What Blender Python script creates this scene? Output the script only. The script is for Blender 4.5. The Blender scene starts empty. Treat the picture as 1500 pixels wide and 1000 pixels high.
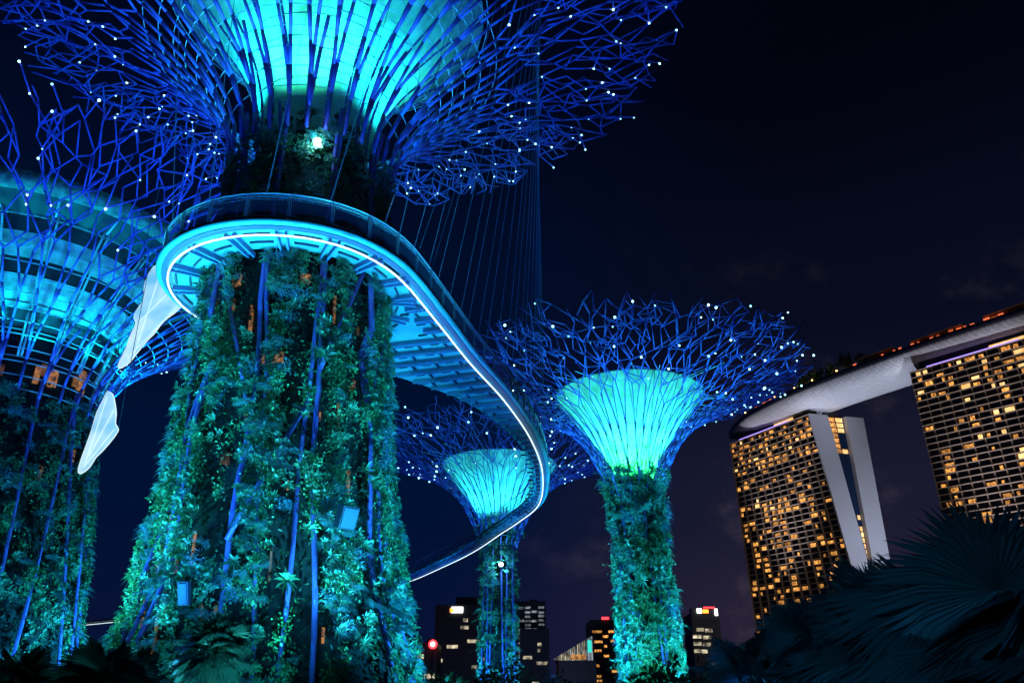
import bpy, math, random
import numpy as np
from mathutils import Vector, geometry

PI = math.pi
sc = bpy.context.scene
col = sc.collection

# ------------------------------------------------------------------ camera
EYE = np.array([0.0, 0.0, 1.6])
PITCH = math.radians(24.6)
F_PX = 1200.0
cd = bpy.data.cameras.new('camera')
cam = bpy.data.objects.new('camera', cd)
col.objects.link(cam)
cam.location = EYE
cam.rotation_euler = (PI / 2 + PITCH, 0, 0)
cd.sensor_width = 36.0
cd.lens = F_PX * 36.0 / 1500.0
cd.clip_start = 0.1
cd.clip_end = 6000
sc.camera = cam

# ------------------------------------------------------------------ render / exposure
sc.view_settings.view_transform = 'Standard'
sc.view_settings.look = 'None'
sc.view_settings.exposure = 0.0
sc.view_settings.gamma = 1.0
sc.view_settings.use_curve_mapping = False
sc.render.engine = 'CYCLES'
sc.cycles.use_denoising = True
sc.cycles.max_bounces = 5
sc.cycles.diffuse_bounces = 2
sc.cycles.glossy_bounces = 2
sc.cycles.transmission_bounces = 4
sc.cycles.transparent_max_bounces = 10
sc.cycles.sample_clamp_indirect = 4.0
sc.cycles.caustics_reflective = False
sc.cycles.caustics_refractive = False

# ------------------------------------------------------------------ world: night sky with a little city glow
w = bpy.data.worlds.new('World')
sc.world = w
w.use_nodes = True
nt = w.node_tree
nt.nodes.clear()
N = nt.nodes.new
L = nt.links.new
wout = N('ShaderNodeOutputWorld')
wbg = N('ShaderNodeBackground')
wtc = N('ShaderNodeTexCoord')
wsep = N('ShaderNodeSeparateXYZ')
L(wtc.outputs['Generated'], wsep.inputs[0])


def wramp(stops):
    r = N('ShaderNodeValToRGB')
    r.color_ramp.interpolation = 'EASE'
    els = r.color_ramp.elements
    while len(els) < len(stops):
        els.new(0.5)
    for e, (p, c) in zip(els, stops):
        e.position = p
        e.color = (*c, 1)
    return r


r_el = wramp([(0.0, (.021, .015, .036)), (.10, (.020, .015, .034)), (.22, (.010, .010, .027)),
              (.42, (.0022, .0034, .0125)), (.68, (.0006, .0009, .0040)), (1.0, (.0004, .0005, .002))])
r_bl = wramp([(0.0, (.003, .0060, .036)), (.25, (.0002, .0056, .032)), (.45, (.0003, .0040, .022)),
              (.68, (.0003, .0020, .011)), (1.0, (.0003, .0006, .002))])
L(wsep.outputs['Z'], r_el.inputs[0])
L(wsep.outputs['Z'], r_bl.inputs[0])
m1 = N('ShaderNodeMapRange')
m1.interpolation_type = 'SMOOTHSTEP'
m1.inputs['From Min'].default_value = -0.10
m1.inputs['From Max'].default_value = 0.34
L(wsep.outputs['X'], m1.inputs['Value'])
mx = N('ShaderNodeMix')
mx.data_type = 'RGBA'
L(m1.outputs[0], mx.inputs['Factor'])
L(r_bl.outputs[0], mx.inputs[6])
L(r_el.outputs[0], mx.inputs[7])
# thin night clouds, lit from below by the city
wmap = N('ShaderNodeMapping')
wmap.inputs['Scale'].default_value = (5.0, 5.0, 7.0)
wmap.inputs['Location'].default_value = (1.3, .4, .2)
L(wtc.outputs['Generated'], wmap.inputs[0])
wn = N('ShaderNodeTexNoise')
wn.inputs['Scale'].default_value = 1.6
wn.inputs['Detail'].default_value = 7
wn.inputs['Roughness'].default_value = .62
L(wmap.outputs[0], wn.inputs['Vector'])
wr = N('ShaderNodeMapRange')
wr.interpolation_type = 'SMOOTHSTEP'
wr.inputs['From Min'].default_value = .52
wr.inputs['From Max'].default_value = .78
L(wn.outputs['Fac'], wr.inputs['Value'])
wm2 = N('ShaderNodeMapRange')
wm2.inputs['From Min'].default_value = .55
wm2.inputs['From Max'].default_value = .0
L(wsep.outputs['Z'], wm2.inputs['Value'])
wmul = N('ShaderNodeMath')
wmul.operation = 'MULTIPLY'
wm3 = N('ShaderNodeMath')
wm3.operation = 'MULTIPLY'
L(wr.outputs[0], wm3.inputs[0])
L(m1.outputs[0], wm3.inputs[1])
L(wm3.outputs[0], wmul.inputs[0])
L(wm2.outputs[0], wmul.inputs[1])
wadd = N('ShaderNodeMix')
wadd.data_type = 'RGBA'
wadd.blend_type = 'ADD'
wadd.inputs[7].default_value = (.062, .046, .058, 1)
L(wmul.outputs[0], wadd.inputs['Factor'])
L(mx.outputs[2], wadd.inputs[6])
L(wadd.outputs[2], wbg.inputs['Color'])
wbg.inputs['Strength'].default_value = 1.0
L(wbg.outputs[0], wout.inputs[0])


# ------------------------------------------------------------------ lamps (of the trees and walkway, plus spots added for palms, hotel and skyline)
def spot(loc, target, power, color, size=60, blend=.6, radius=.12):
    ld = bpy.data.lights.new('floodlight', 'SPOT')  # name shared by the tree floods and the added fill spots
    ld.energy = power
    ld.color = color
    ld.spot_size = math.radians(size)
    ld.spot_blend = blend
    ld.shadow_soft_size = radius
    o = bpy.data.objects.new('floodlight', ld)
    col.objects.link(o)
    o.location = loc
    d = Vector(target) - Vector(loc)
    o.rotation_euler = d.to_track_quat('-Z', 'Y').to_euler()
    return o


def point(loc, power, color, radius=.1):
    ld = bpy.data.lights.new('lamp', 'POINT')
    ld.energy = power
    ld.color = color
    ld.shadow_soft_size = radius
    o = bpy.data.objects.new('lamp', ld)
    col.objects.link(o)
    o.location = loc
    return o


TEAL = (.02, .60, 1.0)
CYAN = (.01, .86, .92)
GREEN = (.05, 1.0, .28)
BLUE = (.01, .17, 1.0)
WARM = (1.0, .62, .32)


# ------------------------------------------------------------------ geometry of the view: a pixel ray cut at a distance or a height
def _ray(px, py):
    x, y = px - 750.0, 500.0 - py
    c, s = math.cos(PITCH), math.sin(PITCH)
    return np.array([x, F_PX * c - y * s, y * c + F_PX * s])


def at(px, py, Y):
    d = _ray(px, py)
    return EYE + d * (Y / d[1])


def at_h(px, py, z):
    d = _ray(px, py)
    return EYE + d * ((z - EYE[2]) / d[2])


# ------------------------------------------------------------------ materials
MATS = {}


def mat(name, color, rough=.5, metal=0.0, emit=None, strength=0.0, noise=0.0, nscale=3.0, spec=.5):
    m = bpy.data.materials.new(name)
    m.use_nodes = True
    t = m.node_tree
    b = t.nodes['Principled BSDF']
    b.inputs['Base Color'].default_value = (*color, 1)
    b.inputs['Roughness'].default_value = rough
    b.inputs['Metallic'].default_value = metal
    b.inputs['Specular IOR Level'].default_value = spec
    if emit:
        b.inputs['Emission Color'].default_value = (*emit, 1)
        b.inputs['Emission Strength'].default_value = strength
    if noise:
        tc = t.nodes.new('ShaderNodeTexCoord')
        n = t.nodes.new('ShaderNodeTexNoise')
        n.inputs['Scale'].default_value = nscale
        n.inputs['Detail'].default_value = 5
        t.links.new(tc.outputs['Object'], n.inputs['Vector'])
        r = t.nodes.new('ShaderNodeMapRange')
        r.inputs['From Min'].default_value = .3
        r.inputs['From Max'].default_value = .7
        r.inputs['To Min'].default_value = 1 - noise
        r.inputs['To Max'].default_value = 1 + noise
        t.links.new(n.outputs['Fac'], r.inputs['Value'])
        v = t.nodes.new('ShaderNodeVectorMath')
        v.operation = 'SCALE'
        v.inputs[0].default_value = color
        t.links.new(r.outputs[0], v.inputs['Scale'])
        t.links.new(v.outputs[0], b.inputs['Base Color'])
    MATS[name] = m
    return m


def leaf_mat(name, stops, rough=.45, transl=.25, pscale=.8):
    """leaf colours: a kind per patch (noise in space) and a small difference per leaf."""
    m = bpy.data.materials.new(name)
    m.use_nodes = True
    t = m.node_tree
    b = t.nodes['Principled BSDF']
    out = t.nodes['Material Output']
    b.inputs['Roughness'].default_value = rough
    b.inputs['Specular IOR Level'].default_value = .35
    g = t.nodes.new('ShaderNodeNewGeometry')
    tc = t.nodes.new('ShaderNodeTexCoord')
    n = t.nodes.new('ShaderNodeTexNoise')
    n.inputs['Scale'].default_value = pscale
    n.inputs['Detail'].default_value = 3
    t.links.new(tc.outputs['Object'], n.inputs['Vector'])
    a = t.nodes.new('ShaderNodeMath')
    a.operation = 'MULTIPLY_ADD'
    a.inputs[1].default_value = .45
    t.links.new(g.outputs['Random Per Island'], a.inputs[0])
    s = t.nodes.new('ShaderNodeMapRange')
    s.inputs['From Min'].default_value = .32
    s.inputs['From Max'].default_value = .68
    s.inputs['To Max'].default_value = .6
    t.links.new(n.outputs['Fac'], s.inputs['Value'])
    t.links.new(s.outputs[0], a.inputs[2])
    r = t.nodes.new('ShaderNodeValToRGB')
    els = r.color_ramp.elements
    while len(els) < len(stops):
        els.new(.5)
    for e, (p, c) in zip(els, stops):
        e.position = p
        e.color = (*c, 1)
    t.links.new(a.outputs[0], r.inputs[0])
    t.links.new(r.outputs[0], b.inputs['Base Color'])
    tr = t.nodes.new('ShaderNodeBsdfTranslucent')
    t.links.new(r.outputs[0], tr.inputs['Color'])
    ms = t.nodes.new('ShaderNodeMixShader')
    ms.inputs[0].default_value = transl
    t.links.new(b.outputs[0], ms.inputs[1])
    t.links.new(tr.outputs[0], ms.inputs[2])
    t.links.new(ms.outputs[0], out.inputs[0])
    MATS[name] = m
    return m


def glow_mat(name, color, lo, hi):
    """a lamp or a lit window; its strength differs a little from object to object."""
    m = bpy.data.materials.new(name)
    m.use_nodes = True
    t = m.node_tree
    b = t.nodes['Principled BSDF']
    b.inputs['Base Color'].default_value = (.05, .05, .05, 1)
    b.inputs['Emission Color'].default_value = (*color, 1)
    oi = t.nodes.new('ShaderNodeObjectInfo')
    g = t.nodes.new('ShaderNodeNewGeometry')
    add = t.nodes.new('ShaderNodeMath')
    add.operation = 'ADD'
    t.links.new(oi.outputs['Random'], add.inputs[0])
    t.links.new(g.outputs['Random Per Island'], add.inputs[1])
    fr = t.nodes.new('ShaderNodeMath')
    fr.operation = 'FRACT'
    t.links.new(add.outputs[0], fr.inputs[0])
    r = t.nodes.new('ShaderNodeMapRange')
    r.inputs['To Min'].default_value = lo
    r.inputs['To Max'].default_value = hi
    t.links.new(fr.outputs[0], r.inputs['Value'])
    t.links.new(r.outputs[0], b.inputs['Emission Strength'])
    MATS[name] = m
    return m


def room_mat(name, c1, c2, lo, hi, scale):
    """a lit hotel room seen through its window: curtains, lamps and dark furniture break up the light."""
    m = glow_mat(name, c1, lo, hi)
    t = m.node_tree
    b = t.nodes['Principled BSDF']
    tc = t.nodes.new('ShaderNodeTexCoord')
    n = t.nodes.new('ShaderNodeTexNoise')
    n.inputs['Scale'].default_value = scale
    n.inputs['Detail'].default_value = 2
    t.links.new(tc.outputs['Object'], n.inputs['Vector'])
    r = t.nodes.new('ShaderNodeValToRGB')
    r.color_ramp.elements[0].position = .36
    r.color_ramp.elements[0].color = (*c2, 1)
    r.color_ramp.elements[1].position = .62
    r.color_ramp.elements[1].color = (*c1, 1)
    t.links.new(n.outputs['Fac'], r.inputs[0])
    t.links.new(r.outputs[0], b.inputs['Emission Color'])
    return m


mat('steel_blue', (.20, .13, .55), .45, .0, noise=.15, nscale=1.5)
mat('steel_pale', (.55, .62, .70), .4)
mat('core_dark', (.010, .012, .018), .9, noise=.3, nscale=1.0)
mat('concrete', (.32, .31, .30), .8, noise=.12, nscale=.15)
mat('deck_panel', (.11, .29, .36), .5, noise=.12, nscale=.8)
mat('deck_top', (.12, .12, .12), .8)
mat('beam_blue', (.09, .17, .36), .5)
mat('channel_blue', (.03, .085, .17), .5)
mat('beam_dark', (.02, .03, .06), .6)
mat('fascia', (.05, .30, .32), .4)
mat('rail_steel', (.42, .50, .52), .4, .1)
mat('cable_steel', (.16, .2, .3), .35, .0)
mat('thatch', (.20, .36, .27), .9, noise=.5, nscale=2.5)
mat('band_white', (.50, .54, .56), .6, noise=.35, nscale=1.6)
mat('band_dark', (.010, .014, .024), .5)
mat('hull', (.55, .56, .58), .5, noise=.05, nscale=.05)
mat('hotel_wall', (.50, .50, .53), .7, noise=.06, nscale=.03)
mat('hotel_slab', (.38, .30, .23), .7)
mat('hotel_glass', (.012, .013, .017), .25)
mat('atrium_glass', (.012, .03, .07), .15)
mat('dark_metal', (.03, .03, .035), .5)
mat('tower_dark', (.016, .018, .026), .5, noise=.2, nscale=.05)
mat('tower_blue', (.014, .03, .055), .5, noise=.2, nscale=.05)
mat('ground_grass', (.025, .035, .018), .95, noise=.4, nscale=.6)
mat('bark', (.07, .055, .045), .9, noise=.35, nscale=4)
mat('stem_green', (.06, .08, .04), .7)
mat('box_grey', (.015, .02, .05), .6)
mat('box_face', (.02, .045, .10), .6, noise=.06, nscale=3)
glow_mat('bulb_glow', (.30, .80, 1.0), 1.6, 10)
glow_mat('flood_glow', (.12, .75, 1.0), 30, 30)
glow_mat('flood_core', (.45, .92, 1.0), 40, 40)
glow_mat('strip_white', (.74, .90, 1.0), 1.8, 1.8)
room_mat('window_warm', (1.0, .45, .10), (.24, .07, .012), .6, 1.7, .8)
room_mat('window_bright', (1.0, .66, .26), (.9, .42, .12), 1.1, 2.0, .35)
room_mat('window_office', (1.0, .86, .58), (.12, .10, .07), .35, 1.1, .25)
room_mat('window_cool', (.62, .70, .80), (.05, .06, .08), .2, .6, .3)
glow_mat('sign_white', (1.0, .97, .85), 5, 5)
glow_mat('sign_orange', (1.0, .30, .03), 3.0, 3.0)
glow_mat('sign_red', (1.0, .03, .04), 4.0, 4.0)
glow_mat('sign_teal', (.05, .9, .75), .9, .9)
glow_mat('sign_pink', (1.0, .55, .5), 6, 6)
glow_mat('purple_strip', (.36, .24, .95), 2.2, 2.2)
glow_mat('lamp_warm', (1.0, .55, .18), 5, 9)
glow_mat('lamp_red', (1.0, .17, .06), .25, 1.5)
room_mat('gap_warm', (1.0, .42, .12), (.08, .02, .005), .08, .5, 3.0)

leaf_mat('leaf_mixed', [(.0, (.03, .09, .05)), (.35, (.05, .19, .11)), (.6, (.09, .28, .17)), (.8, (.16, .32, .27)), (1.0, (.24, .40, .42))], pscale=.5)
leaf_mat('leaf_creeper', [(.0, (.03, .12, .04)), (.5, (.06, .26, .10)), (1.0, (.13, .36, .20))], pscale=.6)
leaf_mat('leaf_fern', [(.0, (.06, .16, .16)), (.6, (.11, .28, .32)), (1.0, (.20, .38, .46))], pscale=.5)
leaf_mat('leaf_grass', [(.0, (.06, .14, .22)), (.5, (.10, .24, .36)), (1.0, (.16, .36, .50))], pscale=.5)
leaf_mat('leaf_tuft', [(.0, (.04, .13, .05)), (.4, (.08, .26, .12)), (.7, (.16, .36, .30)), (1.0, (.26, .46, .44))], pscale=.25)
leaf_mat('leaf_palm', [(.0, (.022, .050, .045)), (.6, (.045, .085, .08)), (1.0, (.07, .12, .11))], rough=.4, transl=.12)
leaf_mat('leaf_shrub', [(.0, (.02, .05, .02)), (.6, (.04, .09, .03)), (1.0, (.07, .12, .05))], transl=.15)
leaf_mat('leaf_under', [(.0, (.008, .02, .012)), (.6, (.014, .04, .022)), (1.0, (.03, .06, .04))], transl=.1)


def membrane_mat():
    m = bpy.data.materials.new('membrane')
    m.use_nodes = True
    t = m.node_tree
    b = t.nodes['Principled BSDF']
    b.inputs['Roughness'].default_value = .6
    out = t.nodes['Material Output']
    tc = t.nodes.new('ShaderNodeTexCoord')
    n = t.nodes.new('ShaderNodeTexNoise')
    n.inputs['Scale'].default_value = 1.3
    n.inputs['Detail'].default_value = 7
    mp = t.nodes.new('ShaderNodeMapping')
    mp.inputs['Scale'].default_value = (1, 1, .3)
    t.links.new(tc.outputs['Object'], mp.inputs[0])
    t.links.new(mp.outputs[0], n.inputs['Vector'])
    r = t.nodes.new('ShaderNodeValToRGB')
    r.color_ramp.elements[0].position = .3
    r.color_ramp.elements[0].color = (.34, .42, .42, 1)
    r.color_ramp.elements[1].position = .7
    r.color_ramp.elements[1].color = (.78, .82, .82, 1)
    t.links.new(n.outputs['Fac'], r.inputs[0])
    t.links.new(r.outputs[0], b.inputs['Base Color'])
    tr = t.nodes.new('ShaderNodeBsdfTranslucent')
    t.links.new(r.outputs[0], tr.inputs['Color'])
    ms = t.nodes.new('ShaderNodeMixShader')
    ms.inputs[0].default_value = .55
    t.links.new(b.outputs[0], ms.inputs[1])
    t.links.new(tr.outputs[0], ms.inputs[2])
    t.links.new(ms.outputs[0], out.inputs[0])
    MATS['membrane'] = m


membrane_mat()


def clear_mat(name, color, alpha, rough=.1, emit=None, strength=0):
    m = mat(name, color, rough, emit=emit, strength=strength)
    t = m.node_tree
    b = t.nodes['Principled BSDF']
    tr = t.nodes.new('ShaderNodeBsdfTransparent')
    ms = t.nodes.new('ShaderNodeMixShader')
    ms.inputs[0].default_value = alpha
    t.links.new(tr.outputs[0], ms.inputs[1])
    t.links.new(b.outputs[0], ms.inputs[2])
    t.links.new(ms.outputs[0], t.nodes['Material Output'].inputs[0])
    return m


clear_mat('rail_glass', (.12, .24, .30), .32, .35)


def wing_mat():
    m = clear_mat('wing_film', (.6, .7, .72), .88, .4)
    t = m.node_tree
    b = t.nodes['Principled BSDF']
    tc = t.nodes.new('ShaderNodeTexCoord')
    n = t.nodes.new('ShaderNodeTexNoise')
    n.inputs['Scale'].default_value = .55
    n.inputs['Detail'].default_value = 3
    t.links.new(tc.outputs['Object'], n.inputs['Vector'])
    r = t.nodes.new('ShaderNodeValToRGB')
    r.color_ramp.elements[0].position = .35
    r.color_ramp.elements[0].color = (.14, .52, .80, 1)
    r.color_ramp.elements[1].position = .66
    r.color_ramp.elements[1].color = (.60, .90, .98, 1)
    t.links.new(n.outputs['Fac'], r.inputs[0])
    t.links.new(r.outputs[0], b.inputs['Emission Color'])
    b.inputs['Emission Strength'].default_value = .82


wing_mat()
glow_mat('wing_edge', (.75, .96, 1.0), 1.1, 1.1)


# ------------------------------------------------------------------ mesh helpers
ORG = {}


class G:
    """collects shapes and links them as ONE mesh object"""

    def __init__(self):
        self.V, self.F, self.n = [], [], 0

    def add(self, V, F):
        V = np.asarray(V, float).reshape(-1, 3)
        for f in F:
            if isinstance(f, np.ndarray):
                self.F.extend((f + self.n).tolist())
            else:
                self.F.append([i + self.n for i in f])
        self.V.append(V)
        self.n += len(V)

    def tubes(self, P0, P1, r0, r1=None, k=5):
        P0 = np.asarray(P0, float).reshape(-1, 3)
        P1 = np.asarray(P1, float).reshape(-1, 3)
        n = len(P0)
        if n == 0:
            return
        r0 = np.broadcast_to(np.asarray(r0, float), (n,))
        r1 = r0 if r1 is None else np.broadcast_to(np.asarray(r1, float), (n,))
        d = P1 - P0
        d /= np.linalg.norm(d, axis=1)[:, None] + 1e-9
        ref = np.where(np.abs(d[:, 2:3]) > .9, [[1., 0, 0]], [[0, 0, 1.]])
        u = np.cross(d, ref)
        u /= np.linalg.norm(u, axis=1)[:, None] + 1e-9
        v = np.cross(d, u)
        a = np.arange(k) * 2 * PI / k
        ring = u[:, None, :] * np.cos(a)[None, :, None] + v[:, None, :] * np.sin(a)[None, :, None]
        A = P0[:, None, :] + ring * r0[:, None, None]
        B = P1[:, None, :] + ring * r1[:, None, None]
        V = np.concatenate([A, B], 1).reshape(-1, 3)
        i = np.arange(k)
        j = (i + 1) % k
        q = np.stack([i, j, j + k, i + k], 1)
        Q = (q[None] + (np.arange(n) * 2 * k)[:, None, None]).reshape(-1, 4)
        capa = (np.arange(k)[::-1][None] + (np.arange(n) * 2 * k)[:, None])
        capb = (np.arange(k)[None] + k + (np.arange(n) * 2 * k)[:, None])
        self.add(V, [Q, capa, capb])

    def path(self, pts, r, k=6, closed=False):
        """one continuous tube along a polyline"""
        P = np.asarray(pts, float)
        n = len(P)
        if closed:
            T = np.roll(P, -1, 0) - np.roll(P, 1, 0)
        else:
            T = np.gradient(P, axis=0)
        T /= np.linalg.norm(T, axis=1)[:, None] + 1e-9
        up = np.where(np.abs(T[:, 2:3]) > .95, [[1., 0, 0]], [[0, 0, 1.]])
        u = np.cross(T, up)
        u /= np.linalg.norm(u, axis=1)[:, None] + 1e-9
        v = np.cross(u, T)
        rr = np.broadcast_to(np.asarray(r, float), (n,))
        a = np.arange(k) * 2 * PI / k + PI / k
        V = P[:, None] + (u[:, None] * np.cos(a)[None, :, None] + v[:, None] * np.sin(a)[None, :, None]) * rr[:, None, None]
        F = []
        for i in range(n if closed else n - 1):
            b = (i + 1) % n
            for q in range(k):
                s = (q + 1) % k
                F.append([i * k + q, i * k + s, b * k + s, b * k + q])
        if not closed:
            F.append(list(range(k))[::-1])
            F.append([(n - 1) * k + q for q in range(k)])
        self.add(V.reshape(-1, 3), F)

    def box(self, c, size, ax=None):
        """box with centre c, sizes along three axes (rows of ax)"""
        ax = np.eye(3) if ax is None else np.asarray(ax, float)
        s = np.array([[-1, -1, -1], [1, -1, -1], [1, 1, -1], [-1, 1, -1], [-1, -1, 1], [1, -1, 1], [1, 1, 1], [-1, 1, 1]]) * .5
        self.add(np.asarray(c) + (s * np.asarray(size)) @ ax, [[0, 3, 2, 1], [4, 5, 6, 7], [0, 1, 5, 4], [1, 2, 6, 5], [2, 3, 7, 6], [3, 0, 4, 7]])

    def bar(self, a, b, w, h):
        a, b = np.asarray(a, float), np.asarray(b, float)
        d = b - a
        l = np.linalg.norm(d)
        d = d / l
        up = np.array([0, 0, 1.0]) if abs(d[2]) < .95 else np.array([1.0, 0, 0])
        s = np.cross(d, up)
        s /= np.linalg.norm(s)
        self.box((a + b) / 2, (l, w, h), [d, s, np.cross(s, d)])

    def hexa(self, P):
        """P: eight corners, bottom four then top four"""
        self.add(P, [[0, 3, 2, 1], [4, 5, 6, 7], [0, 1, 5, 4], [1, 2, 6, 5], [2, 3, 7, 6], [3, 0, 4, 7]])

    def lathe(self, c, prof, k=48, a0=0, a1=2 * PI):
        full = abs(a1 - a0 - 2 * PI) < 1e-6
        m = k if full else k + 1
        a = a0 + np.arange(m) * (a1 - a0) / k
        V = np.array([[c[0] + r * math.cos(t), c[1] + r * math.sin(t), z] for (r, z) in prof for t in a])
        F = []
        for i in range(len(prof) - 1):
            for j in range(k):
                b = (j + 1) % m
                F.append([i * m + j, i * m + b, (i + 1) * m + b, (i + 1) * m + j])
        self.add(V, F)

    def ball(self, c, r, seg=8, rings=5, sq=(1, 1, 1)):
        V = [[0, 0, 1]]
        for i in range(1, rings):
            t = PI * i / rings
            for j in range(seg):
                p = 2 * PI * j / seg
                V.append([math.sin(t) * math.cos(p), math.sin(t) * math.sin(p), math.cos(t)])
        V.append([0, 0, -1])
        F = [[0, 1 + j, 1 + (j + 1) % seg] for j in range(seg)]
        for i in range(rings - 2):
            for j in range(seg):
                a = 1 + i * seg
                F.append([a + j, a + seg + j, a + seg + (j + 1) % seg, a + (j + 1) % seg])
        e = len(V) - 1
        a = 1 + (rings - 2) * seg
        F += [[e, a + (j + 1) % seg, a + j] for j in range(seg)]
        self.add(np.array(V) * r * np.array(sq) + np.asarray(c), F)

    def leaves(self, base, d, nrm, length, width, droop):
        """many pointed leaves: each two folded faces pairs from base to tip"""
        base, d, nrm = (np.asarray(a, float).reshape(-1, 3) for a in (base, d, nrm))
        n = len(base)
        if n == 0:
            return
        length = np.broadcast_to(np.asarray(length, float), (n,))[:, None]
        width = np.broadcast_to(np.asarray(width, float), (n,))[:, None]
        droop = np.broadcast_to(np.asarray(droop, float), (n,))[:, None]
        d = d / (np.linalg.norm(d, axis=1)[:, None] + 1e-9)
        s = np.cross(d, nrm)
        s /= np.linalg.norm(s, axis=1)[:, None] + 1e-9
        z = np.array([[0, 0, 1.0]])
        mid = base + d * length * .55 - z * droop * length * .2
        tip = base + d * length * .97 - z * droop * length * .75
        V = np.stack([base + s * width * .22, base - s * width * .22, mid + s * width * .5, mid - s * width * .5, tip], 1).reshape(-1, 3)
        o = (np.arange(n) * 5)[:, None]
        self.add(V, [np.array([[0, 1, 3, 2]]) + o, np.array([[2, 3, 4]]) + o])

    def build(self, name, m, parent=None, smooth=False, kind=None):
        V = np.concatenate(self.V) if self.V else np.zeros((0, 3))
        top = parent
        while top and top.parent:
            top = top.parent
        if top and top.get('leans'):          # the trunk stands a little askew below the walkway
            V = V.copy()
            V[:, 0] += top['leans'] * np.maximum(0, 22 - V[:, 2])
        org = ORG.get(parent.name, np.zeros(3)) if parent else np.zeros(3)
        me = bpy.data.meshes.new(name)
        me.from_pydata((V - org).tolist(), [], self.F)
        if smooth:
            me.polygons.foreach_set('use_smooth', [True] * len(me.polygons))
        me.materials.append(MATS[m])
        me.update()
        o = bpy.data.objects.new(name, me)
        col.objects.link(o)
        if parent:
            o.parent = parent
            ORG[o.name] = org
        if kind:
            o['kind'] = kind
        return o


def tag(o, label, cat, group=None):
    o['label'] = label
    o['category'] = cat
    if group:
        o['group'] = group
    return o


def thing(name, loc, label, cat, group=None):
    o = bpy.data.objects.new(name, None)
    col.objects.link(o)
    o.location = loc
    o.empty_display_size = .3
    ORG[o.name] = np.array(loc, float)
    return tag(o, label, cat, group)


def dup(o, parent, loc, scale=None):
    c = o.copy()
    col.objects.link(c)
    c.parent = parent
    c.location = loc
    if scale is not None:
        c.scale = scale
    return c


def spline(P, n):
    P = np.asarray(P, float)
    Q = np.vstack([2 * P[0] - P[1], P, 2 * P[-1] - P[-2]])
    out = []
    for i in range(len(P) - 1):
        a, b, c, d = Q[i:i + 4]
        for t in np.linspace(0, 1, n, endpoint=False):
            out.append(.5 * (2 * b + (c - a) * t + (2 * a - 5 * b + 4 * c - d) * t * t + (3 * b - a - 3 * c + d) * t ** 3))
    out.append(P[-1])
    return np.array(out)


def resample(P, step):
    P = np.asarray(P, float)
    l = np.concatenate([[0], np.cumsum(np.linalg.norm(np.diff(P, axis=0), axis=1))])
    n = max(2, int(round(l[-1] / step)) + 1)
    s = np.linspace(0, l[-1], n)
    return np.stack([np.interp(s, l, P[:, k]) for k in range(P.shape[1])], 1)


# ------------------------------------------------------------------ the setting
g = G()
R0, n0 = 4000.0, 96
g.add([[R0 * math.cos(2 * PI * i / n0), R0 * math.sin(2 * PI * i / n0), 0] for i in range(n0)], [list(range(n0))])
gr = g.build('ground', 'ground_grass')
gr['kind'] = 'structure'


# ------------------------------------------------------------------ supertrees
def prof_fn(pts):
    P = spline(pts, 12)                       # (r, z)
    l = np.concatenate([[0], np.cumsum(np.linalg.norm(np.diff(P, axis=0), axis=1))])
    l /= l[-1]

    def f(t, th, c, dr=0.0):
        r = np.interp(t, l, P[:, 0]) + dr
        z = np.interp(t, l, P[:, 1])
        return np.stack([c[0] + r * np.cos(th), c[1] + r * np.sin(th), z], -1)
    f.r = lambda t: np.interp(t, l, P[:, 0])
    f.z = lambda t: np.interp(t, l, P[:, 1])
    f.len = float(np.sum(np.linalg.norm(np.diff(P, axis=0), axis=1)))
    return f


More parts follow.
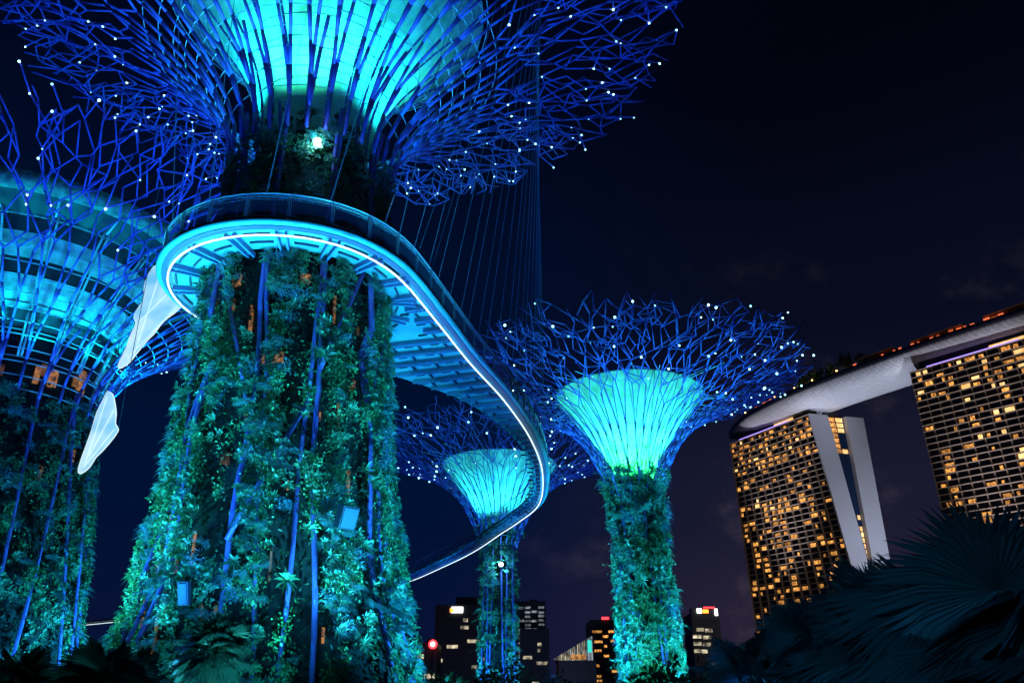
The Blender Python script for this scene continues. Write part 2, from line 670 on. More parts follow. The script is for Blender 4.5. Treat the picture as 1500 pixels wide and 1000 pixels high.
def lattice(rng, f, c, n_rib, rad0, rad1, step=2.3, dens=2.0, t_split=(.10, .30, .48), end=.95, n_tips=70):
    """branching ribs over the flare surface f: (segments, nodes)"""
    segs, nodes = [], []
    ph = rng.random()
    jit = {}

    def pt(t, th):
        p = f(np.array([t]), np.array([th]), c)[0]
        key = (round(t, 4), round(th, 4))
        if key not in jit:
            jit[key] = (rng.random() - .5) * 2 * max(0, t - .35) * 1.3
        return p + np.array([0, 0, jit[key]])

    def line(t0, h0, t1, h1):
        m = max(1, int(abs(t1 - t0) / .055))
        r = lambda t: rad0 + (rad1 - rad0) * min(1, t * 1.5)
        prev = pt(t0, h0)
        for i in range(1, m + 1):
            tt = t0 + (t1 - t0) * i / m
            hh = h0 + (h1 - h0) * i / m
            q = pt(t1, h1) if i == m else f(np.array([tt]), np.array([hh]), c)[0]
            segs.append((prev, q, r(t0 + (t1 - t0) * (i - 1) / m), r(tt)))
            prev = q

    tips = []
    p3 = max(0.0, n_tips / (2.0 * n_rib) - 1)
    for k in range(n_rib):
        h = (k + ph) * 2 * PI / n_rib
        ts = t_split[0] + (rng.random() - .5) * .06
        line(0, h, ts, h)
        w_ = PI / n_rib
        if k % 3 == 0:
            line(ts * .4, h, t_split[1] * .8, h + w_)
        for s in (-1, 1):
            h2 = h + s * w_ * (.42 + .12 * rng.random())
            t2 = t_split[1] + (rng.random() - .5) * .10
            line(ts, h, t2, h2)
            t3 = t_split[2] + (rng.random() - .5) * .12
            if rng.random() < p3:
                for s2 in (-1, 1):
                    h3 = h2 + s2 * w_ * (.2 + .18 * rng.random())
                    line(t2, h2, t3, h3)
                    tips.append((t3, h3, s2))
            else:
                h3 = h2 + s * w_ * (rng.random() - .5) * .3
                line(t2, h2, t3, h3)
                tips.append((t3, h3, s))
    occ = []

    def near(p, own):
        return sum(1 for q in occ if q is not own and abs(q[0] - p[0]) < dens and abs(q[1] - p[1]) < dens and abs(q[2] - p[2]) < dens)

    tips = [(t, h, s, None) for t, h, s in tips]
    while tips:
        nxt = []
        rng.shuffle(tips)
        for (t, h, s, own) in tips:
            st = step * (.6 + .7 * rng.random())
            dirs = [s * (.06 + .50 * rng.random())]
            if rng.random() < .55:
                dirs.append(-s * (.3 + .6 * rng.random()))
            for n_, a in enumerate(dirs):
                t2 = t + st * math.cos(a) / f.len
                h2 = h + st * math.sin(a) / f.r(t)
                if t2 > end + rng.random() * (1 - end) or (t2 > .88 and rng.random() < .2):
                    continue
                q = pt(t2, h2)
                c_ = near(q, own)
                if (n_ and c_ > 2) or (c_ > 3 and rng.random() < .4):
                    continue
                line(t, h, t2, h2)
                occ.append(q)
                nodes.append(q)
                nxt.append((t2, h2, -1 if a > 0 else 1, q))
        tips = nxt
    A = np.array(nodes)
    for i in range(len(A)):                   # some ties between neighbours close the mesh
        d = np.linalg.norm(A - A[i], axis=1)
        for j in np.where((d > step * .4) & (d < step * 1.0))[0]:
            if j > i and rng.random() < .07:
                segs.append((A[i], A[j], rad1, rad1))
    return segs, A


def put_bulbs(rng, tree, nodes, count, r, t_keep=None):
    idx = list(range(len(nodes)))
    rng.shuffle(idx)
    sel = []
    for i in idx:
        if all(np.linalg.norm(nodes[i] - nodes[j]) > r * 8 for j in sel):
            sel.append(i)
        if len(sel) >= count:
            break
    sel.sort(key=lambda i: np.linalg.norm(nodes[i] - EYE))
    first = None
    org = ORG[tree.name]
    for i in sel[:100]:
        p = nodes[i] - np.array([0, 0, r * 1.2])
        if first is None:
            g = G()
            g.ball((0, 0, 0) + org, r)
            first = g.build('bulb', 'bulb_glow', tree, smooth=True)
            first.location = p - org
        else:
            dup(first, tree, p - org, [rng.uniform(.55, 1.35)] * 3)
    if len(sel) > 100:
        g = G()
        for i in sel[100:]:
            g.ball(nodes[i] - np.array([0, 0, r * 1.2]), r * rng.uniform(.7, 1.35), 6, 4)
        g.build('bulb_cluster', 'bulb_glow', tree, smooth=True, kind='stuff')


def hoops(tree, m, f, c, ts, r, rng, k=72, dr=0.0, gap=.0):
    """each ring of struts is a part of its tree"""
    for t in ts:
        P = f(np.full(k, t), np.arange(k) * 2 * PI / k, c, dr)
        g = G()
        g.path(P, r, 4, closed=True)
        g.build('hoop', m, tree)


def surf_pts(nrng, prof, c, n, zlo, zhi, dens=None):
    """random points on a trunk's planted face; prof: (r, z) lists"""
    pr = np.array(prof)
    z = nrng.uniform(zlo, zhi, n)
    th = nrng.uniform(0, 2 * PI, n)
    if dens is not None:
        k = dens(th, z) > nrng.random(n)
        z, th = z[k], th[k]
    r = np.interp(z, pr[:, 1], pr[:, 0])
    nrm = np.stack([np.cos(th), np.sin(th), np.zeros_like(th)], 1)
    P = np.stack([c[0] + r * np.cos(th), c[1] + r * np.sin(th), z], 1)
    return P, nrm, th


def rosettes(g, nrng, P, nrm, nl, lmin, lmax, wf, out=.6, up=.1, droop=.3):
    n = len(P)
    L_ = nrng.uniform(lmin, lmax, n)
    B = np.repeat(P, nl, 0)
    NN = np.repeat(nrm, nl, 0)
    ph = nrng.uniform(0, 2 * PI, (n, 1)) + np.arange(nl)[None] * 2.39996
    ph = ph.reshape(-1)
    z = np.array([0, 0, 1.0])
    s = np.cross(NN, z)
    d = NN * nrng.uniform(out * .4, out * 1.5, len(B))[:, None] + s * np.cos(ph)[:, None] + z * np.sin(ph)[:, None] + z * up
    ll = np.repeat(L_, nl) * nrng.uniform(.7, 1.1, len(B))
    g.leaves(B, d, NN, ll, ll * wf, droop * nrng.uniform(.3, 1.2, len(B)))


def clumps(tree, nrng, prof, c, n, zlo, zhi, dens, sc_=1.0, mats=('leaf_mixed', 'leaf_creeper', 'leaf_fern', 'leaf_grass'), mix=(.40, .72, .86, .94), bulge=.45):
    """planting in clumps of one kind each, with dark gaps between them"""
    P, nr, th = surf_pts(nrng, prof, c, n, zlo, zhi, dens)
    gs = [G(), G(), G(), G()]
    z = np.array([0, 0, 1.0])
    for p, n_ in zip(P, nr):
        s = np.cross(n_, z)
        size = nrng.uniform(.25, .62) * sc_
        u = nrng.random()
        lift = nrng.uniform(-.1, bulge) * sc_

        def spread(m, stretch=1.0):
            q = nrng.normal(0, .5, (m, 2)) * size * np.array([1, stretch])
            dome = np.exp(-(q ** 2).sum(1) / (size * size)) * size * .6
            return p + s * q[:, :1] + z * q[:, 1:] + n_ * (dome[:, None] + lift)
        if u < mix[0]:                        # small rosettes
            m = nrng.integers(5, 11)
            Q = spread(m)
            rosettes(gs[0], nrng, Q, np.repeat(n_[None], m, 0), int(nrng.integers(6, 10)), .14 * sc_, .40 * sc_, nrng.uniform(.16, .34), out=.7, up=.15)
        elif u < mix[1]:                      # small-leaved creeper in a vertical patch
            m = int(nrng.integers(50, 100))
            Q = spread(m, 2.2) + nrng.normal(0, .07, (m, 3)) * sc_
            d = n_ * .4 + nrng.normal(0, .6, (m, 3)) - z * .3
            gs[1].leaves(Q, d, n_ + nrng.normal(0, .4, (m, 3)), nrng.uniform(.10, .20, m) * sc_, nrng.uniform(.07, .13, m) * sc_, .3)
        elif u < mix[2]:
            ferns(gs[2], nrng, [p + n_ * lift], [n_], int(nrng.integers(4, 8)), .8 * sc_)
        elif u < mix[3]:                      # thin drooping grass
            m = 70
            Q = spread(m) - n_ * .1
            d = n_ * nrng.uniform(.4, 1.0, (m, 1)) + s * nrng.normal(0, .5, (m, 1)) + z * nrng.uniform(.0, .9, (m, 1))
            gs[3].leaves(Q, d, n_ + z * .4, nrng.uniform(.4, .9, m) * sc_, .03 * sc_, 1.0)
        else:                                 # one large rosette of long leaves
            rosettes(gs[0], nrng, (p + n_ * (lift + .1))[None], n_[None], 16, .55 * sc_, .9 * sc_, .12, out=.9, up=.3, droop=.5)
    for g, nm, mt in zip(gs, ('foliage', 'creeper', 'fern', 'grass_tuft'), mats):
        if g.n:
            g.build(nm, mt, tree)


def ferns(g, nrng, P, nrm, nf, length, lf=.16):
    z = np.array([0, 0, 1.0])
    for p, n in zip(P, nrm):
        s = np.cross(n, z)
        for _ in range(nf):
            a = nrng.uniform(-1.2, 1.2)
            d0 = n * nrng.uniform(.5, 1.0) + s * math.sin(a) + z * nrng.uniform(.1, .8)
            d0 /= np.linalg.norm(d0)
            l = length * nrng.uniform(.7, 1.2)
            t = np.linspace(.08, 1, 11)[:, None]
            C = p + d0 * l * t - z * l * .62 * t ** 2
            T = d0 - z * 1.24 * t
            side = np.cross(T, n + z * .5)
            side /= np.linalg.norm(side, axis=1)[:, None]
            nn = np.cross(side, T)
            wl = l * lf * np.sin(PI * np.clip(t[:, 0], .06, .97)) ** .6 + .04
            for q in (-1, 1):
                g.leaves(C, side * q + T * .45, nn, wl * 1.4, .055 * length + 0 * wl, .35)


def dens_cols(seed, k, base, amp, zf):
    q = np.random.default_rng(seed)
    ph = q.uniform(0, 6.28, 6)

    def f(th, z):
        v = np.sin(th * k + ph[0] + .35 * np.sin(z * zf + ph[1])) * .5
        v += np.sin(th * (k * 2 + 1) + ph[2] + z * .22) * np.sin(z * zf * 1.7 + ph[3] + th * 2) * .6
        v += np.sin(z * zf * 3.1 + th * 5 + ph[4]) * .35
        return base + amp * v
    return f


# ---------- the big central tree
CX, CY = -11.4, 38.5
rc = random.Random(11)
nc = np.random.default_rng(11)
ct = thing('supertree', (CX, CY, 0), 'biggest steel supertree with the walkway ringing its plant-covered trunk', 'supertree')
ct['leans'] = .042
PLANT_C = [(6.8, 0), (6.2, 3.5), (5.6, 7), (4.9, 12), (4.55, 17), (4.4, 21), (4.2, 25), (4.0, 29)]
g = G()
g.lathe((CX, CY), [(r - .55, z) for r, z in PLANT_C] + [(2.9, 29.2), (2.9, 31)], 40)
cc = g.build('trunk_core', 'core_dark', ct, smooth=True)
for k in range(40):                            # lit openings of the stair core, between the plants
    th = -PI / 2 + rc.uniform(-1.25, 1.25)
    z = rc.uniform(4, 21)
    r = np.interp(z, [b for a, b in PLANT_C], [a for a, b in PLANT_C]) - .46
    g = G()
    cs, sn = math.cos(th), math.sin(th)
    wd, hh = (rc.uniform(.05, .11), rc.uniform(.3, 1.6)) if rc.random() < .8 else (rc.uniform(.25, .55), rc.uniform(.3, .7))
    g.box((CX + r * cs, CY + r * sn, z), (wd, .12, hh), [[-sn, cs, 0], [cs, sn, 0], [0, 0, 1]])
    g.build('lit_opening', 'gap_warm', cc)

clumps(ct, nc, PLANT_C, (CX, CY), 5200, .8, 22.4, dens_cols(5, 11, .44, 1.0, .22), .84)
clumps(ct, nc, [(4.05, 24), (4.0, 30)], (CX, CY), 420, 25.0, 29.6, None, .9)
g = G()
P, n_, th = surf_pts(nc, PLANT_C, (CX, CY), 900, 22.4, 31.0, lambda a, b: .45 + .5 * np.sin(a * 7 + 1))
rosettes(g, nc, P, n_, 8, .25, .5, .25, out=.6)
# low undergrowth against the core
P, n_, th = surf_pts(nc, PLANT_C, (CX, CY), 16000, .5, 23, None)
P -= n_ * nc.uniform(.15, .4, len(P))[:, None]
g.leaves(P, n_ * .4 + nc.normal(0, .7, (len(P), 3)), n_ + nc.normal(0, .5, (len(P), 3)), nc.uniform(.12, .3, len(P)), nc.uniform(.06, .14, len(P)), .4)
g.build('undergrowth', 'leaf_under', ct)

# trunk ribs: pairs of tubes that lean into each other
g = G()
zz = [0, 4.5, 9.5, 15.5, 21.5, 26.5, 31.0]
NR = 10
rad = lambda z: np.interp(z, [b for a, b in PLANT_C] + [31], [a for a, b in PLANT_C] + [4.45])
for k in range(NR):
    h = (k + .35) * 2 * PI / NR
    for s, amp in ((0, .0), (1, .30), (-1, .24)):
        if s and (k + (s > 0)) % 2:
            continue
        pts = []
        for z in np.linspace(0, 31, 22):
            hh = h + s * amp * (1 - z / 24.0)
            r = rad(z) + (-.20 + .26 * math.sin(z * .6 + k * 2.1) if z < 19 else .16)
            pts.append((CX + r * math.cos(hh), CY + r * math.sin(hh), z))
        g.path(pts, .12 if s == 0 else .10, 7)
    for z0, z1, s in ((8, 14, 1), (14, 21, -1), (16, 22, 1)):
        if (k * 7 + int(z0)) % 3 == 0:
            a, b = h, h + s * .5
            g.tubes([(CX + (rad(z0) + .2) * math.cos(a), CY + (rad(z0) + .2) * math.sin(a), z0)],
                    [(CX + (rad(z1) + .2) * math.cos(b), CY + (rad(z1) + .2) * math.sin(b), z1)], .10, k=6)
g.build('trunk_rib', 'steel_blue', ct, smooth=True)

FLARE_C = prof_fn([(4.45, 29.5), (4.75, 31.5), (6.2, 34.0), (8.6, 36.6), (11.8, 39.2), (16.0, 41.4), (23.6, 43.6)])
segs, nodes = lattice(rc, FLARE_C, (CX, CY), 28, .12, .056, step=1.9, dens=.9, n_tips=104)
g = G()
g.tubes([s[0] for s in segs], [s[1] for s in segs], [s[2] for s in segs], [s[3] for s in segs], 6)
g.build('branch_lattice', 'steel_blue', ct, smooth=True)
put_bulbs(rc, ct, nodes, 330, .06)
hoops(ct, 'steel_pale', FLARE_C, (CX, CY), [.10, .14, .18, .22, .26, .30, .34, .39, .44], .030, rc, 80, -.15, .22)
MEM_C = prof_fn([(3.05, 30.4), (3.1, 32.0), (3.5, 34.0), (4.4, 36.2), (5.8, 38.3), (7.6, 40.3), (9.6, 42.0)])
hoops(ct, 'steel_pale', MEM_C, (CX, CY), np.linspace(.06, 1, 12), .028, rc, 72, .28)
g = G()
g.lathe((CX, CY), [(MEM_C.r(t), MEM_C.z(t)) for t in np.linspace(0, 1, 24)], 96)
mc = g.build('membrane', 'membrane', ct, smooth=True)
g = G()
for k in range(20):
    h = (k + .2) * 2 * PI / 20
    g.path(MEM_C(np.linspace(0, 1, 16), np.full(16, h), (CX, CY), .20), .07, 6)
g.build('membrane_rib', 'steel_blue', mc, smooth=True)
# the lit floodlight on the trunk's upper collar
fp = at(465, 208, CY - 4.3)
g = G()
g.ball(fp, .21, 12, 8)
fl = g.build('collar_lamp', 'flood_core', ct, smooth=True)
g = G()
g.box(fp + np.array([0, .3, 0]), (.5, .2, .5))
g.build('collar_lamp_housing', 'dark_metal', ct)
point(fp + np.array([0, -.35, 0]), 120, (.03, .45, 1.0), .1)

# uplights inside the bowl make its fabric glow; blue floods from the ground reach the branches
spot((CX, CY, 31.6), (CX, CY, 45), 22000, CYAN, 110, .8, .4)
for k in range(5):
    h = k * 2 * PI / 5 + .3
    spot((CX + 1.2 * math.cos(h), CY + 1.2 * math.sin(h), 33.0), (CX - 8 * math.cos(h), CY - 8 * math.sin(h), 41), 16000, (.04, 1.0, .5) if k in (1, 3) else CYAN, 90, 1.0, .3)
for k in range(8):
    h = (k + .2) * 2 * PI / 8
    spot((CX + 16 * math.cos(h), CY + 16 * math.sin(h), .5), (CX + 13 * math.cos(h), CY + 13 * math.sin(h), 41), 17500, BLUE, 62, .9, .3)
for k in range(10):                            # cyan uplights that graze the lower ribs
    h = (k + .5) * 2 * PI / 10
    spot((CX + 5.4 * math.cos(h), CY + 5.4 * math.sin(h), 30.2), (CX + 8.6 * math.cos(h), CY + 8.6 * math.sin(h), 38), 700, (.0, .45, 1.0), 70, .9)
for (h, R, aim, pw, cl, sz) in ((-2.9, 14, 12, 40000, (.03, .75, .72), 70), (-2.35, 9.6, 17, 25000, (.02, .44, 1.0), 48), (-2.0, 9.2, 16, 21000, (.03, .58, 1.0), 42),
                                (-1.62, 9.2, 17, 18000, (.02, .38, 1.0), 40), (-1.2, 9.2, 16, 24000, (.04, .66, .85), 44), (-.8, 9.4, 17, 27000, (.04, .60, .95), 46),
                                (-.2, 14, 11, 26000, TEAL, 70), (.5, 16, 12, 14000, TEAL, 75), (1.6, 16, 12, 9000, TEAL, 75), (2.7, 16, 12, 34000, (.05, .80, .60), 75)):
    spot((CX + .8 + R * math.cos(h), CY + R * math.sin(h), .4), (CX + 4.2 * math.cos(h), CY + 4.2 * math.sin(h), aim), pw, cl, sz, .9)

spot((CX + 3.5, CY - 12.5, .4), (CX + 2.2, CY - 5.5, 7), 2600, TEAL, 60, .9)
spot((CX - 2.5, CY - 12.5, .4), (CX - 1.2, CY - 5.5, 7.5), 2200, (.03, .5, 1.0), 60, .9)

# floodlight boxes fixed on the trunk
for (px, py, s, lab) in ((508, 757, 1.0, 'square grey floodlight box fixed on the right side of the biggest trunk'),
                         (270, 868, .55, 'small narrow blue box half hidden in the plants of the biggest trunk')):
    d = _ray(px, py)
    Yb = next(y for y in np.arange(28, 40, .02) if (lambda p: math.hypot(p[0] - CX - .042 * (22 - p[2]), p[1] - CY) < rad(p[2]) + .95)(at(px, py, y)))
    p = at(px, py, Yb)
    t = thing('floodlight_box', p, lab, 'floodlight')
    nrm = np.array([p[0] - CX, p[1] - CY, 0])
    nrm /= np.linalg.norm(nrm)
    sd = np.array([-nrm[1], nrm[0], 0])
    tilt = nrm * .94 - np.array([0, 0, .34])
    upv = np.cross(tilt, sd) if np.cross(tilt, sd)[2] > 0 else np.cross(sd, tilt)
    wv = .78 if s == 1 else .42
    g = G()
    g.box(p, (wv, .42 * s, .92 * (s if s == 1 else .95)), [sd, tilt, upv])
    hs = g.build('housing', 'box_grey', t)
    g = G()
    g.box(p + tilt * (.21 * s + .02), (wv - .12, .03, .78 * (s if s == 1 else .95)), [sd, tilt, upv])
    g.build('front_panel', 'box_face', hs)
    g = G()
    g.tubes([p - tilt * .2 * s], [p - tilt * .9], .05, k=6)
    g.build('bracket', 'dark_metal', t)

# ------------------------------------------------------------------ the curved walkway
ZU, ZT = 22.0, 22.32
ro, ri = 6.95, 4.75
sk = thing('skyway', (CX, CY, 0), 'curved elevated walkway with a bright white light strip along its edge', 'walkway')
outer_px = [(590, 388), (650, 459), (700, 524), (750, 581), (788, 640), (803, 690), (796, 735), (764, 762), (741, 777), (697, 806), (650, 829), (600, 850)]
inner_px = [(569, 547), (660, 578), (708, 603), (744, 632), (769, 660), (781, 692), (777, 728)]
po = [at_h(x, y, ZU)[:2] for x, y in outer_px]
pi_ = [at_h(x, y, ZU)[:2] for x, y in inner_px]
a0 = -.98
ring_o = [(CX + ro * math.cos(a), CY + ro * math.sin(a)) for a in np.linspace(PI * .56, 2 * PI + a0, 40)]
far = [(-25.5, 151), (-40, 164), (-66, 184), (-101, 207), (-140, 235)]
outer = spline([ring_o[-3], ring_o[-1]] + po + far, 10)[10:]
# inner side, kept one deck width from the outer side past the bend
ext = []
for i in range(7, len(po)):
    a, b = np.array(po[i - 1]), np.array(po[min(i + 1, len(po) - 1)])
    d = (b - a) / np.linalg.norm(b - a)
    nl = np.array([-d[1], d[0]])
    ext.append(np.array(po[i]) + nl * 2.0)
d = np.array(far[0]) - np.array(po[-1])
d /= np.linalg.norm(d)
ext += [np.array(q) + np.array([-d[1], d[0]]) * 2.0 for q in far]
inner = spline([(CX - 1.2, CY + 6.9)] + pi_ + ext, 10)
loop = [np.array(p) for p in ring_o] + list(outer) + list(inner[::-1])
hole = [np.array([CX + ri * math.cos(a), CY + ri * math.sin(a)]) for a in np.linspace(0, 2 * PI, 49)[:-1]]


def slab(g, loop, hole, z):
    polys = [[Vector((p[0], p[1], 0)) for p in loop], [Vector((p[0], p[1], 0)) for p in hole]]
    tris = geometry.tessellate_polygon(polys)
    V = [(p[0], p[1], z) for p in loop] + [(p[0], p[1], z) for p in hole]
    g.add(V, [list(t) for t in tris])


g = G()
slab(g, loop, hole, ZU)
g.build('deck_underside', 'deck_panel', sk)
g = G()
slab(g, loop, hole, ZT)
g.build('deck', 'deck_top', sk)
edge_all = resample([(p[0], p[1], ZU + .12) for p in list(ring_o) + list(outer)], .5)
for _ in range(6):
    edge_all[1:-1] = (edge_all[:-2] + 2 * edge_all[1:-1] + edge_all[2:]) / 4
edge_all = resample(edge_all, .8)
edge_in = resample([(p[0], p[1], ZU + .12) for p in inner], .8)
g = G()
g.path(edge_all, .135, 8)
g.path([(p[0], p[1], ZU + .12) for p in hole], .15, 8, closed=True)
g.path(edge_in, .13, 8)
g.build('edge_beam', 'fascia', sk, smooth=True)


def offset(P, d):
    T = np.gradient(P[:, :2], axis=0)
    T /= np.linalg.norm(T, axis=1)[:, None]
    Q = P.copy()
    Q[:, 0] += -T[:, 1] * d
    Q[:, 1] += T[:, 0] * d
    return Q


ch0, ch1 = offset(edge_all, .15), offset(edge_all, .43)
n = len(edge_all)
g = G()
V = np.concatenate([np.c_[ch0[:, :2], np.full(n, ZU - .05)], np.c_[ch1[:, :2], np.full(n, ZU - .05)], np.c_[ch0[:, :2], np.full(n, ZU - .01)], np.c_[ch1[:, :2], np.full(n, ZU - .01)]])
g.add(V, [[i, i + 1, n + i + 1, n + i] for i in range(n - 1)] + [[i, 2 * n + i, 2 * n + i + 1, i + 1] for i in range(n - 1)] + [[n + i, n + i + 1, 3 * n + i + 1, 3 * n + i] for i in range(n - 1)])
g.build('edge_channel', 'channel_blue', sk)
strip = offset(edge_all, .50)
strip[:, 2] = ZU - .33
strip = strip[6:]
g = G()
g.path(strip, .05, 6)
g.build('light_strip', 'strip_white', sk, smooth=True)

def under_beam(bars, ducts):
    """a pair of beams under the deck and the ducts fixed between them"""
    g = G()
    for a, b, w_, h_ in bars:
        g.bar(a, b, w_, h_)
    (p0, p1, _, _), (q0, q1, _, _) = bars
    for f_ in (.12, .88):                      # battens tie the pair
        u_ = np.array(p0) + (np.array(p1) - np.array(p0)) * f_
        v_ = np.array(q0) + (np.array(q1) - np.array(q0)) * f_
        g.bar(u_, v_, .08, .06)
    o = g.build('cross_beam', 'beam_blue', sk)
    if ducts:
        for a, b, w_, h_ in ducts:
            g = G()
            g.bar(a, b, w_, h_)
            g.build('service_duct', 'beam_dark', o)


for k in range(16):                            # radial beam pairs under the ring
    a = k * 2 * PI / 16 + .12
    bars, ducts = [], []
    for da in (-.035, .035):
        bars.append(((CX + (ri - .35) * math.cos(a + da), CY + (ri - .35) * math.sin(a + da), ZU - .16),
                     (CX + (ro - .65) * math.cos(a + da), CY + (ro - .65) * math.sin(a + da), ZU - .16), .10, .24))
    for rr in (5.35, 6.05):
        aa = [a + .09 + j * (2 * PI / 16 - .18) / 4 for j in range(5)]
        pts = [(CX + rr * math.cos(q), CY + rr * math.sin(q), ZU - .06) for q in aa]
        ducts += [(u, v, .09, .10) for u, v in zip(pts[:-1], pts[1:])]
    under_beam(bars, ducts)
# cross beams under the ribbon
op = resample([(p[0], p[1], 0) for p in outer], .2)
ip = resample([(p[0], p[1], 0) for p in inner], .2)
for i in range(18, len(op), 7):
    p = op[i]
    if p[1] > 150:
        break
    T = op[min(i + 2, len(op) - 1)] - op[i - 2]
    T /= np.linalg.norm(T)
    nl = np.array([-T[1], T[0], 0])

    def width(q):
        rel = ip - q
        al, ac = rel @ T, rel @ nl
        c_ = np.where((np.abs(al) < .22) & (ac > .5) & (ac < 11))[0]
        return float(ac[c_].min()) if len(c_) else 2.0
    a, a2 = p + nl * .75, p + nl * .75 + T * .42
    b, b2 = p + nl * (width(p) - .22), p + T * .42 + nl * (width(p + T * .42) - .22)
    wdt = width(p)
    # keep clear of the ring's hole
    if min(np.hypot((a + (b - a) * s)[0] - CX, (a + (b - a) * s)[1] - CY) for s in np.linspace(0, 1, 12)) < ri + .4:
        continue
    bars = [((a[0], a[1], ZU - .17), (b[0], b[1], ZU - .17), .10, .24), ((a2[0], a2[1], ZU - .12), (b2[0], b2[1], ZU - .12), .07, .16)]
    ducts = []
    m = max(1, int((wdt - 1) / 1.5))
    for q in range(m):
        s = (q + .3 + .4 * ((i // 7) % 2)) / m
        if s > .85:
            continue
        e = a + (b - a) * s
        ducts.append(((e[0] + T[0] * .5, e[1] + T[1] * .5, ZU - .08), (e[0] + T[0] * 1.3, e[1] + T[1] * 1.3, ZU - .08), .09, .14))
        e2 = e + nl * .35 + T * .75
        ducts.append(((e2[0], e2[1], ZU - .07), (e2[0] + nl[0] * .55, e2[1] + nl[1] * .55, ZU - .07), .07, .1))
    under_beam(bars, ducts)

# railing: posts, handrail, meshed glass
rail = offset(edge_all, .02)
rail = rail[:int(len(rail) * .8)]
g = G()
gt = rail.copy()
gt[:, 2] = ZT + 1.30
g.path(gt, .045, 6)
gt2 = rail.copy()
gt2[:, 2] = ZT + 1.18
g.path(gt2, .02, 5)
gt3 = rail.copy()
gt3[:, 2] = ZT + 1.10
g.path(gt3, .02, 5)
ir = edge_in.copy()
ir[:, 2] = ZT + 1.30
g.path(ir[:int(len(ir) * .7)], .04, 6)
g.build('handrail', 'rail_steel', sk, smooth=True)
g = G()
rp = resample(rail, 1.95)
for k, (a, b) in enumerate(zip(rp[:-1], rp[1:])):
    d_ = (b - a) / np.linalg.norm(b - a)
    a_, b_ = a + d_ * .14, b - d_ * .14
    z0, z1 = ZT + .12, ZT + 1.02
    gp = G() if k < 60 else g
    gp.add([(a_[0], a_[1], z0), (b_[0], b_[1], z0), (b_[0], b_[1], z1), (a_[0], a_[1], z1)], [[0, 1, 2, 3]])
    if k < 60:
        po_ = gp.build('railing_panel', 'rail_glass', sk)
        fr = G()
        fr.path([(a_[0], a_[1], z0), (b_[0], b_[1], z0), (b_[0], b_[1], z1), (a_[0], a_[1], z1)], .02, 4, closed=True)
        fr.build('frame', 'rail_steel', po_)
ir2 = ir[:int(len(ir) * .7)]
n = len(ir2)
V = np.concatenate([np.c_[ir2[:, :2], np.full(n, ZT + .10)], np.c_[ir2[:, :2], np.full(n, ZT + 1.1)]])
g.add(V, [[i, i + 1, n + i + 1, n + i] for i in range(n - 1)])
g.build('far_railing_panel', 'rail_glass', sk, kind='stuff')
posts = resample(rail, 1.95)
first = None
rest = G()
for k, p in enumerate(posts):
    if k < 80:
        if first is None:
            g = G()
            o_ = ORG[sk.name]
            g.box(o_ + np.array([-.05, 0, .62]), (.035, .10, 1.35))
            g.box(o_ + np.array([.05, 0, .62]), (.035, .10, 1.35))
            first = g.build('railing_post', 'rail_steel', sk)
            c = first
        else:
            c = dup(first, sk, (0, 0, 0))
        T = posts[min(k + 1, len(posts) - 1)] - posts[max(k - 1, 0)]
        c.location = np.array([p[0], p[1], ZT]) - o_
        c.rotation_euler = (0, 0, math.atan2(T[1], T[0]))
    else:
        rest.box((p[0], p[1], ZT + .62), (.09, .1, 1.35))
rest.build('far_railing_post', 'rail_steel', sk, kind='stuff')

# hanging cables from the crown to the walkway
cab = resample([(p[0], p[1], ZT) for p in outer], .5)
for k in range(20):
    i = 6 + int(k * 3.6)
    e = cab[min(i, len(cab) - 1)]
    ca = -.75 + 1.05 * (k / 23.0) ** .6
    top = np.array([CX + 13.2 * math.cos(ca), CY + 13.2 * math.sin(ca), 41.4])
    g = G()
    g.tubes([top], [(e[0], e[1], ZT + 1.25)], .014, k=5)
    g.build('cable', 'cable_steel', sk)
for k in range(7):
    e = hole[int(26 + k * 3.1) % len(hole)]
    e = np.array([CX + ro * math.cos(-2.4 + k * .42), CY + ro * math.sin(-2.4 + k * .42)])
    d = np.array([math.cos(-2.2 + k * .42), math.sin(-2.2 + k * .42)])
    g = G()
    g.tubes([(CX + 10.0 * d[0], CY + 10.0 * d[1], 38.0)], [(e[0], e[1], ZT + 1.25)], .018, k=5)
    g.build('cable', 'cable_steel', sk)

# lamps that wash the walkway's underside
for (a, r, pw) in ((-2.6, 10, 900), (-1.9, 11, 900), (-1.2, 10, 900), (-.5, 10, 1000), (.2, 9, 900)):
    spot((CX + r * math.cos(a), CY + r * math.sin(a), 9.0 if r < 11 else 8), (CX + 5.9 * math.cos(a), CY + 5.9 * math.sin(a), 22), pw, (.0, .80, 1.0), 70, .9)
spot((1.0, 52, .5), (-3.0, 52, 22), 6500, (.0, .42, 1.0), 75, .9)
spot((6.0, 75, .5), (1.5, 75, 22), 4000, (.0, .22, 1.0), 75, .9)


